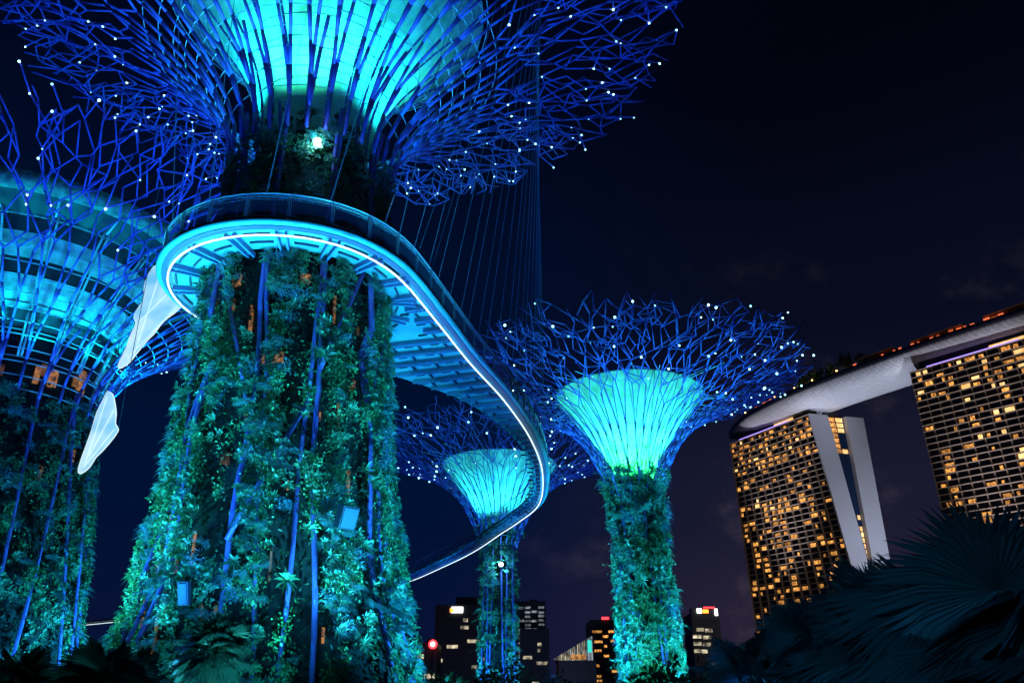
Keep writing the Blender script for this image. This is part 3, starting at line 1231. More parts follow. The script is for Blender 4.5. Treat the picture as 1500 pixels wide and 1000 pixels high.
# ------------------------------------------------------------------ the two smaller trees on the right, and the wide one on the left
def bowl_tree(name, label, c, k, seed, n_fol, cover, pr=1.0, leans=0.0):
    """k: scale against the right-hand tree"""
    r_ = random.Random(seed)
    q = np.random.default_rng(seed)
    t = thing(name, (c[0], c[1], 0), label, 'supertree')
    t['leans'] = leans
    plant = [(3.0 * k * pr, 0), (2.7 * k * pr, 8 * k), (2.5 * k * pr, 18 * k), (2.65 * k * pr, 22 * k), (3.3 * k, 24.6 * k)]
    g = G()
    g.lathe(c, [(r - .6 * k, z) for r, z in plant[:-1]] + [(1.7 * k, 23 * k), (1.6 * k, 24 * k)], 28)
    g.build('trunk_core', 'core_dark', t, smooth=True)
    flare = prof_fn([(2.75 * k * max(pr, .85), 21.5 * k), (3.5 * k, 24.5 * k), (5.4 * k, 27.8 * k), (8.4 * k, 30.4 * k), (12.4 * k, 32.6 * k), (19.6 * k, 35.4 * k)])
    segs, nodes = lattice(r_, flare, c, 20, .072, .052, step=2.0, dens=.95, t_split=(.08, .26, .45), n_tips=78)
    g = G()
    g.tubes([s[0] for s in segs], [s[1] for s in segs], [s[2] for s in segs], [s[3] for s in segs], 5)
    g.build('branch_lattice', 'steel_blue', t, smooth=True)
    g = G()
    for kk in range(12):
        h = (kk + .3) * 2 * PI / 12
        pts = []
        for z in np.linspace(0, 22 * k, 12):
            r = np.interp(z, [b for a, b in plant], [a for a, b in plant]) + .1
            pts.append((c[0] + r * math.cos(h + .25 * (1 - z / 22 / k) * (1 if kk % 2 else -1)), c[1] + r * math.sin(h + .25 * (1 - z / 22 / k) * (1 if kk % 2 else -1)), z))
        g.path(pts, .12, 5)
    g.build('trunk_rib', 'steel_blue', t, smooth=True)
    put_bulbs(r_, t, nodes, 130, .095 * k)
    mem = prof_fn([(1.75 * k, 23.2 * k), (2.2 * k, 24.6 * k), (3.3 * k, 26.6 * k), (4.9 * k, 28.8 * k), (6.5 * k, 30.9 * k), (7.7 * k, 32.5 * k)])
    g = G()
    g.lathe(c, [(mem.r(s), mem.z(s)) for s in np.linspace(0, 1, 20)], 72)
    mo = g.build('membrane', 'membrane', t, smooth=True)
    hoops(t, 'steel_pale', mem, c, [.12, .3, .48, .64, .8, 1.0], .022, r_, 48, .14)
    hoops(t, 'steel_pale', flare, c, [.05, .12, .20], .035, r_, 48, -.1, .2)
    g = G()
    # the splayed straight struts round the bowl's rim
    for kk in range(44):
        h = kk * 2 * PI / 44 + r_.uniform(-.05, .05)
        p0 = mem(np.array([.95]), np.array([h]), c)[0]
        p1 = flare(np.array([.50 + r_.uniform(0, .18)]), np.array([h + r_.uniform(-.13, .13)]), c)[0]
        g.tubes([p0], [p1], .035, k=4)
    g.build('rim_strut', 'steel_pale', t)
    g = G()
    for kk in range(18):
        h = (kk + .5) * 2 * PI / 18
        for s in (-1, 1):
            g.path(mem(np.linspace(.05, 1, 10), np.linspace(h, h + s * .17, 10), c, .30), .034, 5)
    g.build('membrane_rib', 'steel_blue', mo, smooth=True)
    clumps(t, q, plant, c, n_fol, .4, 24.0 * k, cover, 1.25, ('leaf_tuft', 'leaf_creeper', 'leaf_tuft', 'leaf_grass'), (.62, .74, .90, .96), .5)
    g = G()
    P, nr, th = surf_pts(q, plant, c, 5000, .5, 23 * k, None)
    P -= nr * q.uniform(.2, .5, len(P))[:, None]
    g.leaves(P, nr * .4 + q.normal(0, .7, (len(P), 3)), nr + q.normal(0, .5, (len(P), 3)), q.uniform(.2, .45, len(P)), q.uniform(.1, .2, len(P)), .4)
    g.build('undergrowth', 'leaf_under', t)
    g = G()
    # long strands that hang and stick out
    P, nr, th = surf_pts(q, plant, c, int(n_fol * .10), 2, 24.5 * k, cover)
    B, D, NN = [], [], []
    for p, n in zip(P, nr):
        dd = n * q.uniform(.4, 1.0) + np.array([0, 0, q.uniform(-.7, .5)]) + q.normal(0, .2, 3)
        dd /= np.linalg.norm(dd)
        l = q.uniform(.8, 2.0) * k
        for s in np.linspace(.1, 1, 9):
            for _ in range(2):
                B.append(p + dd * l * s - np.array([0, 0, .25 * l * s * s]))
                D.append(dd * .4 + q.normal(0, 1, 3))
                NN.append(n)
    if B:
        g.leaves(B, D, NN, q.uniform(.18, .36, len(B)), .10, .2)
    g.build('hanging_strand', 'leaf_tuft', t)
    return t, plant, mem, flare


RC = (12.5, 81.8)
dR = dens_cols(21, 5, .80, .5, .35)
bowl_tree('supertree', 'supertree with a glowing green and cyan bowl, standing left of the hotel', RC, 1.0, 31, 1700, dR, .80, .030)
spot((RC[0], RC[1], 24.6), (RC[0], RC[1], 40), 6000, (.03, .90, .88), 130, .8, .4)
point((RC[0], RC[1], 25.9), 9500, (.02, 1.0, .10), .6)
for k in range(5):
    h = k * 2 * PI / 5
    spot((RC[0] + 1.2 * math.cos(h), RC[1] + 1.2 * math.sin(h), 26), (RC[0] - 6 * math.cos(h), RC[1] - 6 * math.sin(h), 31), 7200, (.08, .95, .72), 85, 1.0, .3)
for k in range(7):
    h = (k + .35) * 2 * PI / 7
    spot((RC[0] + 14 * math.cos(h), RC[1] + 14 * math.sin(h), .5), (RC[0] + 10 * math.cos(h), RC[1] + 10 * math.sin(h), 34), 9500, BLUE, 58, .9, .3)
    spot((RC[0] + 4.0 * math.cos(h), RC[1] + 4.0 * math.sin(h), 23.6), (RC[0] + 7 * math.cos(h), RC[1] + 7 * math.sin(h), 31.8), 260, (.02, .5, 1.0), 80, .9)
for (h, R, pw, cl) in ((-2.9, 11, 70000, TEAL), (-2.1, 9, 4500, TEAL), (-1.5, 9, 4000, (.1, .9, .2)), (-.9, 9, 8000, TEAL), (-.1, 11, 80000, TEAL), (1.6, 11, 9000, TEAL)):
    spot((RC[0] + R * math.cos(h), RC[1] + R * math.sin(h), .4), (RC[0] + 2 * math.cos(h), RC[1] + 2 * math.sin(h), 13), pw, cl, 80, .8)

FC = (-2.0, 126.0)
dF = dens_cols(44, 6, .38, .8, .5)
ft, plant_f, mem_f, flare_f = bowl_tree('supertree', 'distant supertree with a pale cyan bowl behind the bend of the walkway', FC, 1.16, 47, 1100, dF, .70, 0.0)
KF = 1.16
spot((FC[0], FC[1], 28.6), (FC[0], FC[1], 50), 16000, (.03, .86, .88), 130, .8, .4)
for k in range(5):
    h = k * 2 * PI / 5
    spot((FC[0] + 1.3 * math.cos(h), FC[1] + 1.3 * math.sin(h), 29.6), (FC[0] - 7 * math.cos(h), FC[1] - 7 * math.sin(h), 36), 14000, (.03, .88, .82), 90, 1.0, .3)
for k in range(6):
    h = (k + .1) * 2 * PI / 6
    spot((FC[0] + 15 * math.cos(h), FC[1] + 15 * math.sin(h), .5), (FC[0] + 12 * math.cos(h), FC[1] + 12 * math.sin(h), 39), 14000, BLUE, 58, .9, .3)
    spot((FC[0] + 4.6 * math.cos(h), FC[1] + 4.6 * math.sin(h), 27), (FC[0] + 8 * math.cos(h), FC[1] + 8 * math.sin(h), 36.5), 380, (.02, .5, 1.0), 80, .9)
for (h, R, pw, cl) in ((-2.9, 10, 36000, TEAL), (-1.9, 8, 7000, (.02, .45, 1.0)), (-1.1, 8, 7000, (.02, .45, 1.0)), (-.2, 10, 36000, TEAL)):
    spot((FC[0] + R * math.cos(h), FC[1] + R * math.sin(h), .4), (FC[0] + 1.5 * math.cos(h), FC[1] + 1.5 * math.sin(h), 13), pw, cl, 70, .8)
p = at(734, 826, FC[1] - 2.9)
g = G()
g.ball(p, .28, 12, 8)
g.build('collar_lamp', 'flood_core', ft, smooth=True)
g = G()
g.box(p + np.array([0, .35, 0]), (.7, .25, .7))
g.build('collar_lamp_housing', 'dark_metal', ft)
point(p + np.array([0, -.4, 0]), 900, (.1, .7, 1.0), .1)

# ---------- the wide tree with the roof deck, at the left edge
LC = (-39.2, 60.0)
rl = random.Random(77)
nl_ = np.random.default_rng(77)
lt = thing('supertree', (LC[0], LC[1], 0), 'wide supertree with banded cyan drums and a thatched rim at the left', 'supertree')
PLANT_L = [(8.6, 0), (8.0, 7), (7.2, 14), (6.8, 17), (6.3, 21), (6.1, 25)]
g = G()
g.lathe(LC, [(r - .6, z) for r, z in PLANT_L] + [(5.6, 27), (5.8, 28.0)], 36)
lcore = g.build('trunk_core', 'core_dark', lt, smooth=True)
g = G()
nn_ = np.linspace(0, 2 * PI, 97)
for prof in ([(7.0, 29.0), (8.0, 31.2)], [(8.5, 32.3), (9.3, 34.0)]):
    g.lathe(LC, prof, 64)
g.build('drum_band', 'band_white', lt, smooth=True)
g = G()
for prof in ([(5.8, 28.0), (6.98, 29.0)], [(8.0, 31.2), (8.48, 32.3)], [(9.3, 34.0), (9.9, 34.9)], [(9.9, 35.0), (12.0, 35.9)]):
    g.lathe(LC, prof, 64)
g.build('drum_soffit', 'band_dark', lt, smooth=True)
g = G()
g.lathe(LC, [(9.25, 34.3), (9.85, 35.0), (9.8, 35.15)], 64)
g.lathe(LC, [(12.0, 35.85), (12.7, 36.0), (12.9, 37.0), (12.2, 37.4)], 64)
g.build('thatched_rim', 'thatch', lt, smooth=True)
FLARE_L = prof_fn([(6.5, 22.5), (6.9, 25.0), (8.2, 27.4), (10.6, 29.6), (13.8, 31.8), (18.0, 34.2), (24.5, 37.0)])
segs, nodes = lattice(rl, FLARE_L, LC, 28, .11, .06, step=2.2, dens=1.0, t_split=(.12, .30, .46), n_tips=100)
g = G()
g.tubes([s[0] for s in segs], [s[1] for s in segs], [s[2] for s in segs], [s[3] for s in segs], 5)
g.build('branch_lattice', 'steel_blue', lt, smooth=True)
put_bulbs(rl, lt, nodes, 260, .07)
hoops(lt, 'steel_pale', FLARE_L, LC, [.02, .06, .10, .14, .18, .22, .26, .31, .36, .41, .46], .045, rl, 72, -.12, .08)
INN_L = prof_fn([(5.9, 25.5), (6.7, 28.6), (7.7, 31.0), (8.9, 33.3), (10.2, 35.4)])
hoops(lt, 'steel_pale', INN_L, LC, [.0, .18, .36, .55, .75, .95], .04, rl, 60, .25, .05)
g = G()
for k in range(18):
    h = (k + .1) * 2 * PI / 18
    for s in (-.018, .018):
        g.path(INN_L(np.linspace(0, 1, 12), np.full(12, h + s), LC, .42), .09, 5)
    a = INN_L(np.array([.97]), np.array([h]), LC, .4)[0]
    b = (LC[0] + 12.8 * math.cos(h), LC[1] + 12.8 * math.sin(h), 36.4)
    g.tubes([a], [b], .10, k=5)
g.build('drum_rib', 'steel_pale', lt, smooth=True)
g = G()
for k in range(14):
    h = (k + .4) * 2 * PI / 14
    for s in ((-1, 1) if k % 2 else (0,)):
        pts = []
        for z in np.linspace(0, 24, 14):
            r = np.interp(z, [b for a, b in PLANT_L], [a for a, b in PLANT_L]) + .2
            pts.append((LC[0] + r * math.cos(h + s * .3 * (1 - z / 24)), LC[1] + r * math.sin(h + s * .3 * (1 - z / 24)), z))
        g.path(pts, .13, 6)
g.build('trunk_rib', 'steel_blue', lt, smooth=True)
for k in range(16):
    th = -PI / 2 + .55 + rl.uniform(-1.2, 1.2)
    z = rl.choice([rl.uniform(24.3, 26.4), rl.uniform(12, 23)])
    r = np.interp(z, [b for a, b in PLANT_L], [a for a, b in PLANT_L]) - .5
    cs, sn = math.cos(th), math.sin(th)
    g = G()
    g.box((LC[0] + r * cs, LC[1] + r * sn, z), (rl.uniform(.3, .8) if z > 24 else .25, .2, rl.uniform(.6, 1.6)), [[-sn, cs, 0], [cs, sn, 0], [0, 0, 1]])
    g.build('lit_opening', 'gap_warm', lcore)
clumps(lt, nl_, PLANT_L, LC, 2600, .5, 23.4, dens_cols(15, 8, .6, .6, .5), 1.15, bulge=.35)
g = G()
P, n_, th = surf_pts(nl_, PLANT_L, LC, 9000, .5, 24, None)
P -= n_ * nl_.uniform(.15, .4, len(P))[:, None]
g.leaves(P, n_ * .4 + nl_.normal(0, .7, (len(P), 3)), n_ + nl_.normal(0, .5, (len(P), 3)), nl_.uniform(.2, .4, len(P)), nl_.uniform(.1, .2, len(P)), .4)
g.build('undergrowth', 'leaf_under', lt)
for k in range(8):
    h = -2.9 + k * .5
    spot((LC[0] + 8.6 * math.cos(h), LC[1] + 8.6 * math.sin(h), 24.4), (LC[0] + 8.6 * math.cos(h), LC[1] + 8.6 * math.sin(h), 33.5), 2400, (.0, .80, .92), 100, .9)
    spot((LC[0] + 18 * math.cos(h), LC[1] + 18 * math.sin(h), .5), (LC[0] + 13 * math.cos(h), LC[1] + 13 * math.sin(h), 35), 11000, BLUE, 62, .9, .3)
for (h, R, pw, cl) in ((-.05, 16, 24000, TEAL), (-.8, 13, 6500, (.02, .55, 1.0)), (-1.4, 13, 5500, (.02, .5, 1.0)), (-2.2, 15, 1800, TEAL), (.7, 16, 4000, TEAL)):
    spot((LC[0] + R * math.cos(h), LC[1] + R * math.sin(h), .4), (LC[0] + 2 * math.cos(h), LC[1] + 2 * math.sin(h), 13), pw, cl, 80, .8)


# ------------------------------------------------------------------ the two luminous wings
def wing(px, Y, label, ribs):
    pts = spline(px + px[:1], 5)[:-1]
    P = np.array([at(x, y, Y) for x, y in pts])
    c = P.mean(0)
    t = thing('glowing_wing', c, label, 'wing sculpture')
    n = len(P)
    tri = geometry.tessellate_polygon([[Vector((p[0], p[2], 0)) for p in P]])
    g = G()
    off = np.array([0, .04, 0])
    # the film bellies out a little so that it is no flat sheet
    V = np.concatenate([P - off, P + off])
    g.add(V, [list(a) for a in tri] + [[i + n for i in a][::-1] for a in tri] + [[i, (i + 1) % n, n + (i + 1) % n, n + i] for i in range(n)])
    g.build('film', 'wing_film', t)
    g = G()
    g.path(P, .04, 6, closed=True)
    for a, b in ribs:
        g.path([at(a[0], a[1], Y - .05), at((a[0] + b[0]) / 2, (a[1] + b[1]) / 2, Y - .07), at(b[0], b[1], Y - .05)], .013, 5)
    g.build('frame', 'wing_edge', t, smooth=True)
    top = P[np.argmax(P[:, 2])]
    g = G()
    g.tubes([top], [top + np.array([.5, 0, 14.0])], .02, k=5)
    g.tubes([P[np.argmax(P[:, 0])]], [P[np.argmax(P[:, 0])] + np.array([-.4, .2, 15])], .02, k=5)
    g.build('hanging_cable', 'cable_steel', t)
    return t


wing([(238, 383), (246, 394), (252, 420), (266, 443), (258, 456), (240, 470), (226, 488), (216, 498), (202, 515), (190, 530), (176, 539), (174, 533),
      (184, 512), (192, 490), (199, 475), (197, 462), (202, 452), (211, 438), (212, 418), (222, 395)], 44.0,
     'larger glowing white translucent wing tucked behind the walkway ring', [((237, 392), (196, 520)), ((250, 425), (205, 470)), ((260, 448), (186, 525))])
wing([(157, 573), (165, 578), (168, 590), (170, 605), (169, 620), (173, 630), (163, 645), (150, 660), (140, 670), (130, 685), (118, 693),
      (115, 687), (120, 670), (128, 648), (135, 628), (140, 610), (144, 600), (150, 588)], 43.0,
     'smaller glowing white wing hanging beside the left trunk', [((157, 580), (124, 680)), ((167, 600), (130, 668)), ((168, 628), (122, 684))])


# ------------------------------------------------------------------ hotel: two towers and the long boat-like deck on top
rh = random.Random(5)
HT = 191.6


def tower(name, label, A, B, nb, lean_a, lean_b, inward, prob, endwall):
    """A, B: facade's left and right top corners (x, y). inward: unit vector into the building."""
    A, B, inward = np.array(A, float), np.array(B, float), np.array(inward, float)
    t = thing(name, (float(A[0] + B[0]) / 2, float(A[1] + B[1]) / 2, 0), label, 'hotel tower')
    floors = 51
    fh = HT / floors

    def P(u, v, dep=0.0):
        """u along the facade, v height in metres, dep depth into the building"""
        k = 1 - v / HT
        a = A + inward * (lean_a * k)
        b = B + inward * (lean_b * k)
        q = a + (b - a) * u + inward * dep
        return np.array([q[0], q[1], v])
    dirv = (B - A) / np.linalg.norm(B - A)
    # dark glass behind the balconies
    g = G()
    gv = [P(i / nb, f * fh, 1.6) for f in range(floors + 1) for i in range(nb + 1)]
    g.add(gv, [[f * (nb + 1) + i, f * (nb + 1) + i + 1, (f + 1) * (nb + 1) + i + 1, (f + 1) * (nb + 1) + i] for f in range(floors) for i in range(nb)])
    for f in range(floors):
        for u in (0, 1):
            g.add([P(u, f * fh, 1.6), P(u, f * fh, 15), P(u, f * fh + fh, 15), P(u, f * fh + fh, 1.6)], [[0, 1, 2, 3]])
    g.add([P(0, HT - .03, 1.6), P(1, HT - .03, 1.6), P(1, HT - .03, 15), P(0, HT - .03, 15)], [[0, 1, 2, 3]])
    g.build('glass_front', 'hotel_glass', t)
    for f in range(floors + 1):
        v = min(f * fh, HT - .02)
        g = G()
        top = [P(i / nb, v, d) for d in (0, 1.62) for i in range(nb + 1)]
        bot = [P(i / nb, v - .36, d) for d in (0, 1.62) for i in range(nb + 1)]
        m_ = nb + 1
        F_ = []
        for i in range(nb):
            F_ += [[i, i + 1, m_ + i + 1, m_ + i], [2 * m_ + i + 1, 2 * m_ + i, 3 * m_ + i, 3 * m_ + i + 1],
                   [i + 1, i, 2 * m_ + i, 2 * m_ + i + 1], [m_ + i, m_ + i + 1, 3 * m_ + i + 1, 3 * m_ + i]]
        F_ += [[0, m_, 3 * m_, 2 * m_], [nb, 2 * m_ + nb, 3 * m_ + nb, m_ + nb]]
        g.add(top + bot, F_)
        g.build('floor_slab', 'hotel_slab', t)
    for i in range(nb + 1):
        u = i / nb
        e = .28 / np.linalg.norm(B - A)
        u0, u1 = max(0, u - e), min(1, u + e)
        g = G()
        for f in range(floors):
            y0, y1 = f * fh, f * fh + fh - .37
            g.hexa([P(u0, y0, .45), P(u1, y0, .45), P(u1, y0, 1.59), P(u0, y0, 1.59), P(u0, y1, .45), P(u1, y1, .45), P(u1, y1, 1.59), P(u0, y1, 1.59)])
        g.build('party_wall', 'hotel_slab', t)
    cells = []
    colw = [rh.random() for _ in range(nb)]
    for f in range(floors):
        for i in range(nb):
            v = (f + .5) / floors
            if rh.random() < prob(i / nb, v, colw[i]):
                cells.append((f, i))
    cells.sort(key=lambda c: -c[0])
    rest = G()
    for n, (f, i) in enumerate(cells):
        s = rh.choice((.24, .4, .4, .62, .8)) * rh.uniform(.9, 1.08)
        o = rh.uniform(.06, .94 - s)
        u0, u1 = (i + o) / nb, (i + o + s) / nb
        v0, v1 = f * fh + .25, f * fh + fh - .7 - rh.uniform(0, 1.1)
        gg = G() if n < 100 else rest
        dp = 1.45
        gg.hexa([P(u0, v0, dp), P(u1, v0, dp), P(u1, v0, dp + .13), P(u0, v0, dp + .13), P(u0, v1, dp), P(u1, v1, dp), P(u1, v1, dp + .13), P(u0, v1, dp + .13)])
        if n < 100:
            gg.build('window', 'window_bright' if rh.random() < .22 else 'window_warm', t)
    if rest.n:
        rest.build('lower_windows', 'window_warm', t, kind='stuff')
    # recessed crown storey, lit strip that washes the deck's keel
    g = G()
    g.hexa([P(.06, HT, 4), P(.97, HT, 4), P(.97, HT, 26), P(.06, HT, 26), P(.06, HT + 5.5, 4), P(.97, HT + 5.5, 4), P(.97, HT + 5.5, 26), P(.06, HT + 5.5, 26)])
    g.build('crown_storey', 'dark_metal', t)
    g = G()
    g.hexa([P(.12, HT + .3, 1.2), P(.75, HT + .3, 1.2), P(.75, HT + .3, 1.6), P(.12, HT + .3, 1.6), P(.12, HT + 1.0, 1.2), P(.75, HT + 1.0, 1.2), P(.75, HT + 1.0, 1.6), P(.12, HT + 1.0, 1.6)])
    g.build('purple_light', 'purple_strip', t)
    g = G()
    g.hexa([P(.55, HT + .8, 3.5), P(.78, HT + .8, 3.5), P(.78, HT + .8, 3.95), P(.55, HT + .8, 3.95), P(.55, HT + 3, 3.5), P(.78, HT + 3, 3.5), P(.78, HT + 3, 3.95), P(.55, HT + 3, 3.95)])
    g.build('crown_window', 'window_bright', t)
    if endwall:
        endwall(t, P, dirv, inward)
    return t


A1 = at_h(1068, 650, HT)[:2]
B1 = at_h(1183, 606, HT)[:2]
C1 = at_h(1262, 613, HT)[:2]
inw = (C1 - B1) / np.linalg.norm(C1 - B1)
dep1 = float(np.linalg.norm(C1 - B1))


def endwall1(t, P, dirv, inward):
    """two pale slabs that close in on each other downwards, with a lit glass slot between"""
    g = G()
    w1 = lambda v: 14.5 - 2.5 * (1 - v / HT)
    p = lambda v, d, o: P(1, v, d) + np.array([dirv[0] * o, dirv[1] * o, 0])
    g.hexa([p(0, 0, .05), p(0, 0, 1.2), p(0, w1(0), 1.2), p(0, w1(0), .05), p(HT, 0, .05), p(HT, 0, 1.2), p(HT, w1(HT), 1.2), p(HT, w1(HT), .05)])
    g.build('end_wall', 'hotel_wall', t)
    # the straight back leg
    q = lambda v, d, o: np.array([B1[0] + inward[0] * d + dirv[0] * o, B1[1] + inward[1] * d + dirv[1] * o, v])
    g = G()
    lo = dep1 - 12.5
    g.hexa([q(0, lo, -60), q(0, lo, 1.6), q(0, dep1, 1.6), q(0, dep1, -60), q(HT, dep1 - 14.0, -60), q(HT, dep1 - 14.0, 1.6), q(HT, dep1, 1.6), q(HT, dep1, -60)])
    g.build('back_leg', 'hotel_wall', t)
    g = G()
    g.hexa([p(0, w1(0), -2), p(0, w1(0), -1), q(0, lo, -1), q(0, lo, -2), p(HT - 1, w1(HT), -2), p(HT - 1, w1(HT), -1), q(HT - 1, dep1 - 14, -1), q(HT - 1, dep1 - 14, -2)])
    g.build('atrium_glass', 'atrium_glass', t)
    for f in range(51):
        v = f * HT / 51
        lit = f >= 44 or 25 <= f <= 30 or (rh.random() < .12)
        if not lit or f < 8:
            continue
        for j in range(2):
            if rh.random() < .18:
                continue
            a, b = p(v, w1(v) + .5, -.85), q(v, lo - 1.5 * v / HT - .5, -.85)
            s0, s1 = j * .5 + .04, j * .5 + .46
            c0, c1 = a + (b - a) * s0, a + (b - a) * s1
            up = np.array([0, 0, HT / 51 - .8])
            bk = np.array([dirv[0], dirv[1], 0]) * -.12
            g = G()
            g.hexa([c0, c1, c1 + bk, c0 + bk, c0 + up, c1 + up, c1 + bk + up, c0 + bk + up])
            g.build('atrium_window', 'window_bright' if j else 'window_warm', t)
    # column struts that carry the deck
    g = G()
    for o in (0, 6):
        m0 = P(1, HT, 9)
        g.tubes([m0 + np.array([0, 0, -1])], [m0 + np.array([-4 + o * 1.3, -2, 9])], .8, k=8)
    g.build('prop_column', 'hotel_wall', t)


def prob1(u, v, c):
    if v > .86:
        return .60 + .2 * (math.sin(u * 9 + v * 40) > 0)
    if v > .74:
        return .17
    if v > .42:
        return .15 + .34 * (c > .55) + .16 * (math.sin(v * 60 + u * 7) > .3)
    return .14 + .22 * (c > .6)


def prob2(u, v, c):
    if v > .88:
        return .62
    return .18 + .28 * (c > .55) + .14 * (math.sin(v * 55 + u * 9) > .4)


tower('hotel_tower', 'whole hotel tower with two pale end walls and a lit slot between them', A1, B1, 12, 5.0, 25.0, inw, prob1, endwall1)
A2 = at_h(1332, 545, HT)[:2]
D2 = at_h(1500, 495, HT)[:2]
d2 = (D2 - A2) / np.linalg.norm(D2 - A2)
B2 = A2 + d2 * 82
n2 = np.array([-d2[1], d2[0]])
if n2 @ A2 < 0:
    n2 = -n2
tower('hotel_tower', 'nearer hotel tower cut off by the right edge of the view', A2, B2, 13, 6.0, 14.0, n2, prob2, None)

# deck
top_px = [(1049, 632), (1149, 578), (1309, 517), (1500, 453)]
ZD = 207.0
E = [at_h(x, y, ZD)[:2] for x, y in top_px]
E.append(E[-1] + (E[-1] - E[-2]) * .7)
E.append(E[-1] + (E[-1] - E[-2]) * .6)
Ed = resample(spline(np.array(E), 12), 4.0)
T = np.gradient(Ed, axis=0)
T /= np.linalg.norm(T, axis=1)[:, None]
NI = np.stack([-T[:, 1], T[:, 0]], 1)
if NI[0] @ np.array([1, 0]) < 0:
    NI = -NI
dk = thing('roof_deck', (float(Ed[20][0]), float(Ed[20][1]), 195), 'long boat-shaped pale deck bridging the tops of the hotel towers', 'roof deck')
W = 40.0
g = G()
sec = []
nseg = 18
s_ = np.arange(len(Ed)) * 4.0
for i in range(len(Ed)):
    tp = min(1, (s_[i] + .6) / 40.0) ** .75           # the bow narrows
    half = W / 2 * tp
    cen = Ed[i] + NI[i] * (W / 2 * (1 if s_[i] > 34 else (.6 + .4 * tp)))
    row = []
    for k in range(nseg + 1):
        a = PI * k / nseg
        x = -math.cos(a)
        z = ZD - 13.0 * (.35 + .65 * tp) * math.sin(a) ** .75
        q = cen + NI[i] * half * x
        row.append((q[0], q[1], z))
    sec.append(row)
V = np.array(sec).reshape(-1, 3)
m = nseg + 1
F = []
for i in range(len(Ed) - 1):
    for k in range(nseg):
        F.append([i * m + k, i * m + k + 1, (i + 1) * m + k + 1, (i + 1) * m + k])
    F.append([i * m, (i + 1) * m, (i + 1) * m + nseg, i * m + nseg])
F.append(list(range(m)))
F.append([(len(Ed) - 1) * m + k for k in range(m)][::-1])
g.add(V, F)


def hull_mat():
    m = MATS['hull']
    t = m.node_tree
    b = t.nodes['Principled BSDF']
    tc = t.nodes.new('ShaderNodeTexCoord')
    mp = t.nodes.new('ShaderNodeMapping')
    mp.inputs['Rotation'].default_value = (0, 0, math.radians(26))
    t.links.new(tc.outputs['Object'], mp.inputs[0])
    br = t.nodes.new('ShaderNodeTexBrick')
    br.inputs['Scale'].default_value = .16
    br.inputs['Mortar Size'].default_value = .035
    br.inputs['Color1'].default_value = (.60, .61, .63, 1)
    br.inputs['Color2'].default_value = (.50, .51, .53, 1)
    br.inputs['Mortar'].default_value = (.40, .41, .43, 1)
    t.links.new(mp.outputs[0], br.inputs['Vector'])
    t.links.new(br.outputs['Color'], b.inputs['Base Color'])


hull_mat()
hu = g.build('hull', 'hull', dk, smooth=True)
g = G()
par = np.array([(s[0][0], s[0][1], ZD + .5) for s in sec])
par[:, :2] += NI * .5
for i in range(len(par) - 1):
    g.bar(par[i], par[i + 1], .3, 1.6)
g.build('parapet', 'dark_metal', hu)
# red-lit bars, pavilion
g = G()
for i in list(range(12, 18)) + list(range(36, len(par) - 6)):
    if rh.random() < .75:
        q = par[i] + np.array([NI[i][0], NI[i][1], 0]) * rh.uniform(1.5, 3)
        g2 = G()
        l = rh.uniform(1.2, 3.4)
        g2.bar((q[0], q[1], ZD + 2.6), (q[0] + T[i][0] * l, q[1] + T[i][1] * l, ZD + 2.6), .6, rh.uniform(.5, 1.3))
        g2.build('terrace_lamp', 'lamp_red', dk)
for i0, i1, zt in ((37, 43, 5.4), (46, 54, 4.6), (57, 66, 5.0)):
    g = G()
    for i in range(i0, min(i1, len(par) - 1)):
        a = par[i] + np.array([NI[i][0], NI[i][1], 0]) * 5
        b = par[i + 1] + np.array([NI[i][0], NI[i][1], 0]) * 5
        a[2] = b[2] = ZD + zt
        g.bar(a, b, 7, .5)
        g.box((a[0], a[1], ZD + zt / 2), (.4, .4, zt))
    if g.n:
        g.build('terrace_roof', 'hotel_slab', dk)


def small_tree(name, c, h, r, label, cat, group, seed, n=420, leaf='leaf_shrub', lsz=.5, trunk=True, crown_z=.62):
    q = np.random.default_rng(seed)
    t = thing(name, c, label, cat, group)
    c = np.array(c, float)
    if trunk:
        g = G()
        g.path([c, c + [r * .05, 0, h * .3], c + [-r * .04, 0, h * .62]], [h * .035, h * .028, h * .018], 6)
        for k in range(5):
            a = k * 1.26 + q.uniform(0, 1)
            s = c + [0, 0, h * q.uniform(.3, .5)]
            g.tubes([s], [s + np.array([math.cos(a) * r * .6, math.sin(a) * r * .6, h * .28])], h * .015, h * .006)
        g.build('trunk', 'bark', t)
    g = G()
    cl = q.normal(0, 1, (14, 3))
    cl /= np.linalg.norm(cl, axis=1)[:, None]
    cl *= q.uniform(.3, .95, (14, 1))
    idx = q.integers(0, 14, n)
    off = q.normal(0, .17, (n, 3))
    U = cl[idx] + off
    P = c + np.array([0, 0, h * crown_z]) + U * np.array([r, r, h * (1 - crown_z)])
    P[:, 2] = np.maximum(P[:, 2], c[2] + .05)
    d = U + q.normal(0, .7, (n, 3))
    g.leaves(P, d, q.normal(0, 1, (n, 3)), q.uniform(.6, 1.3, n) * lsz, q.uniform(.3, .6, n) * lsz, .3)
    g.build('crown', leaf, t)
    return t


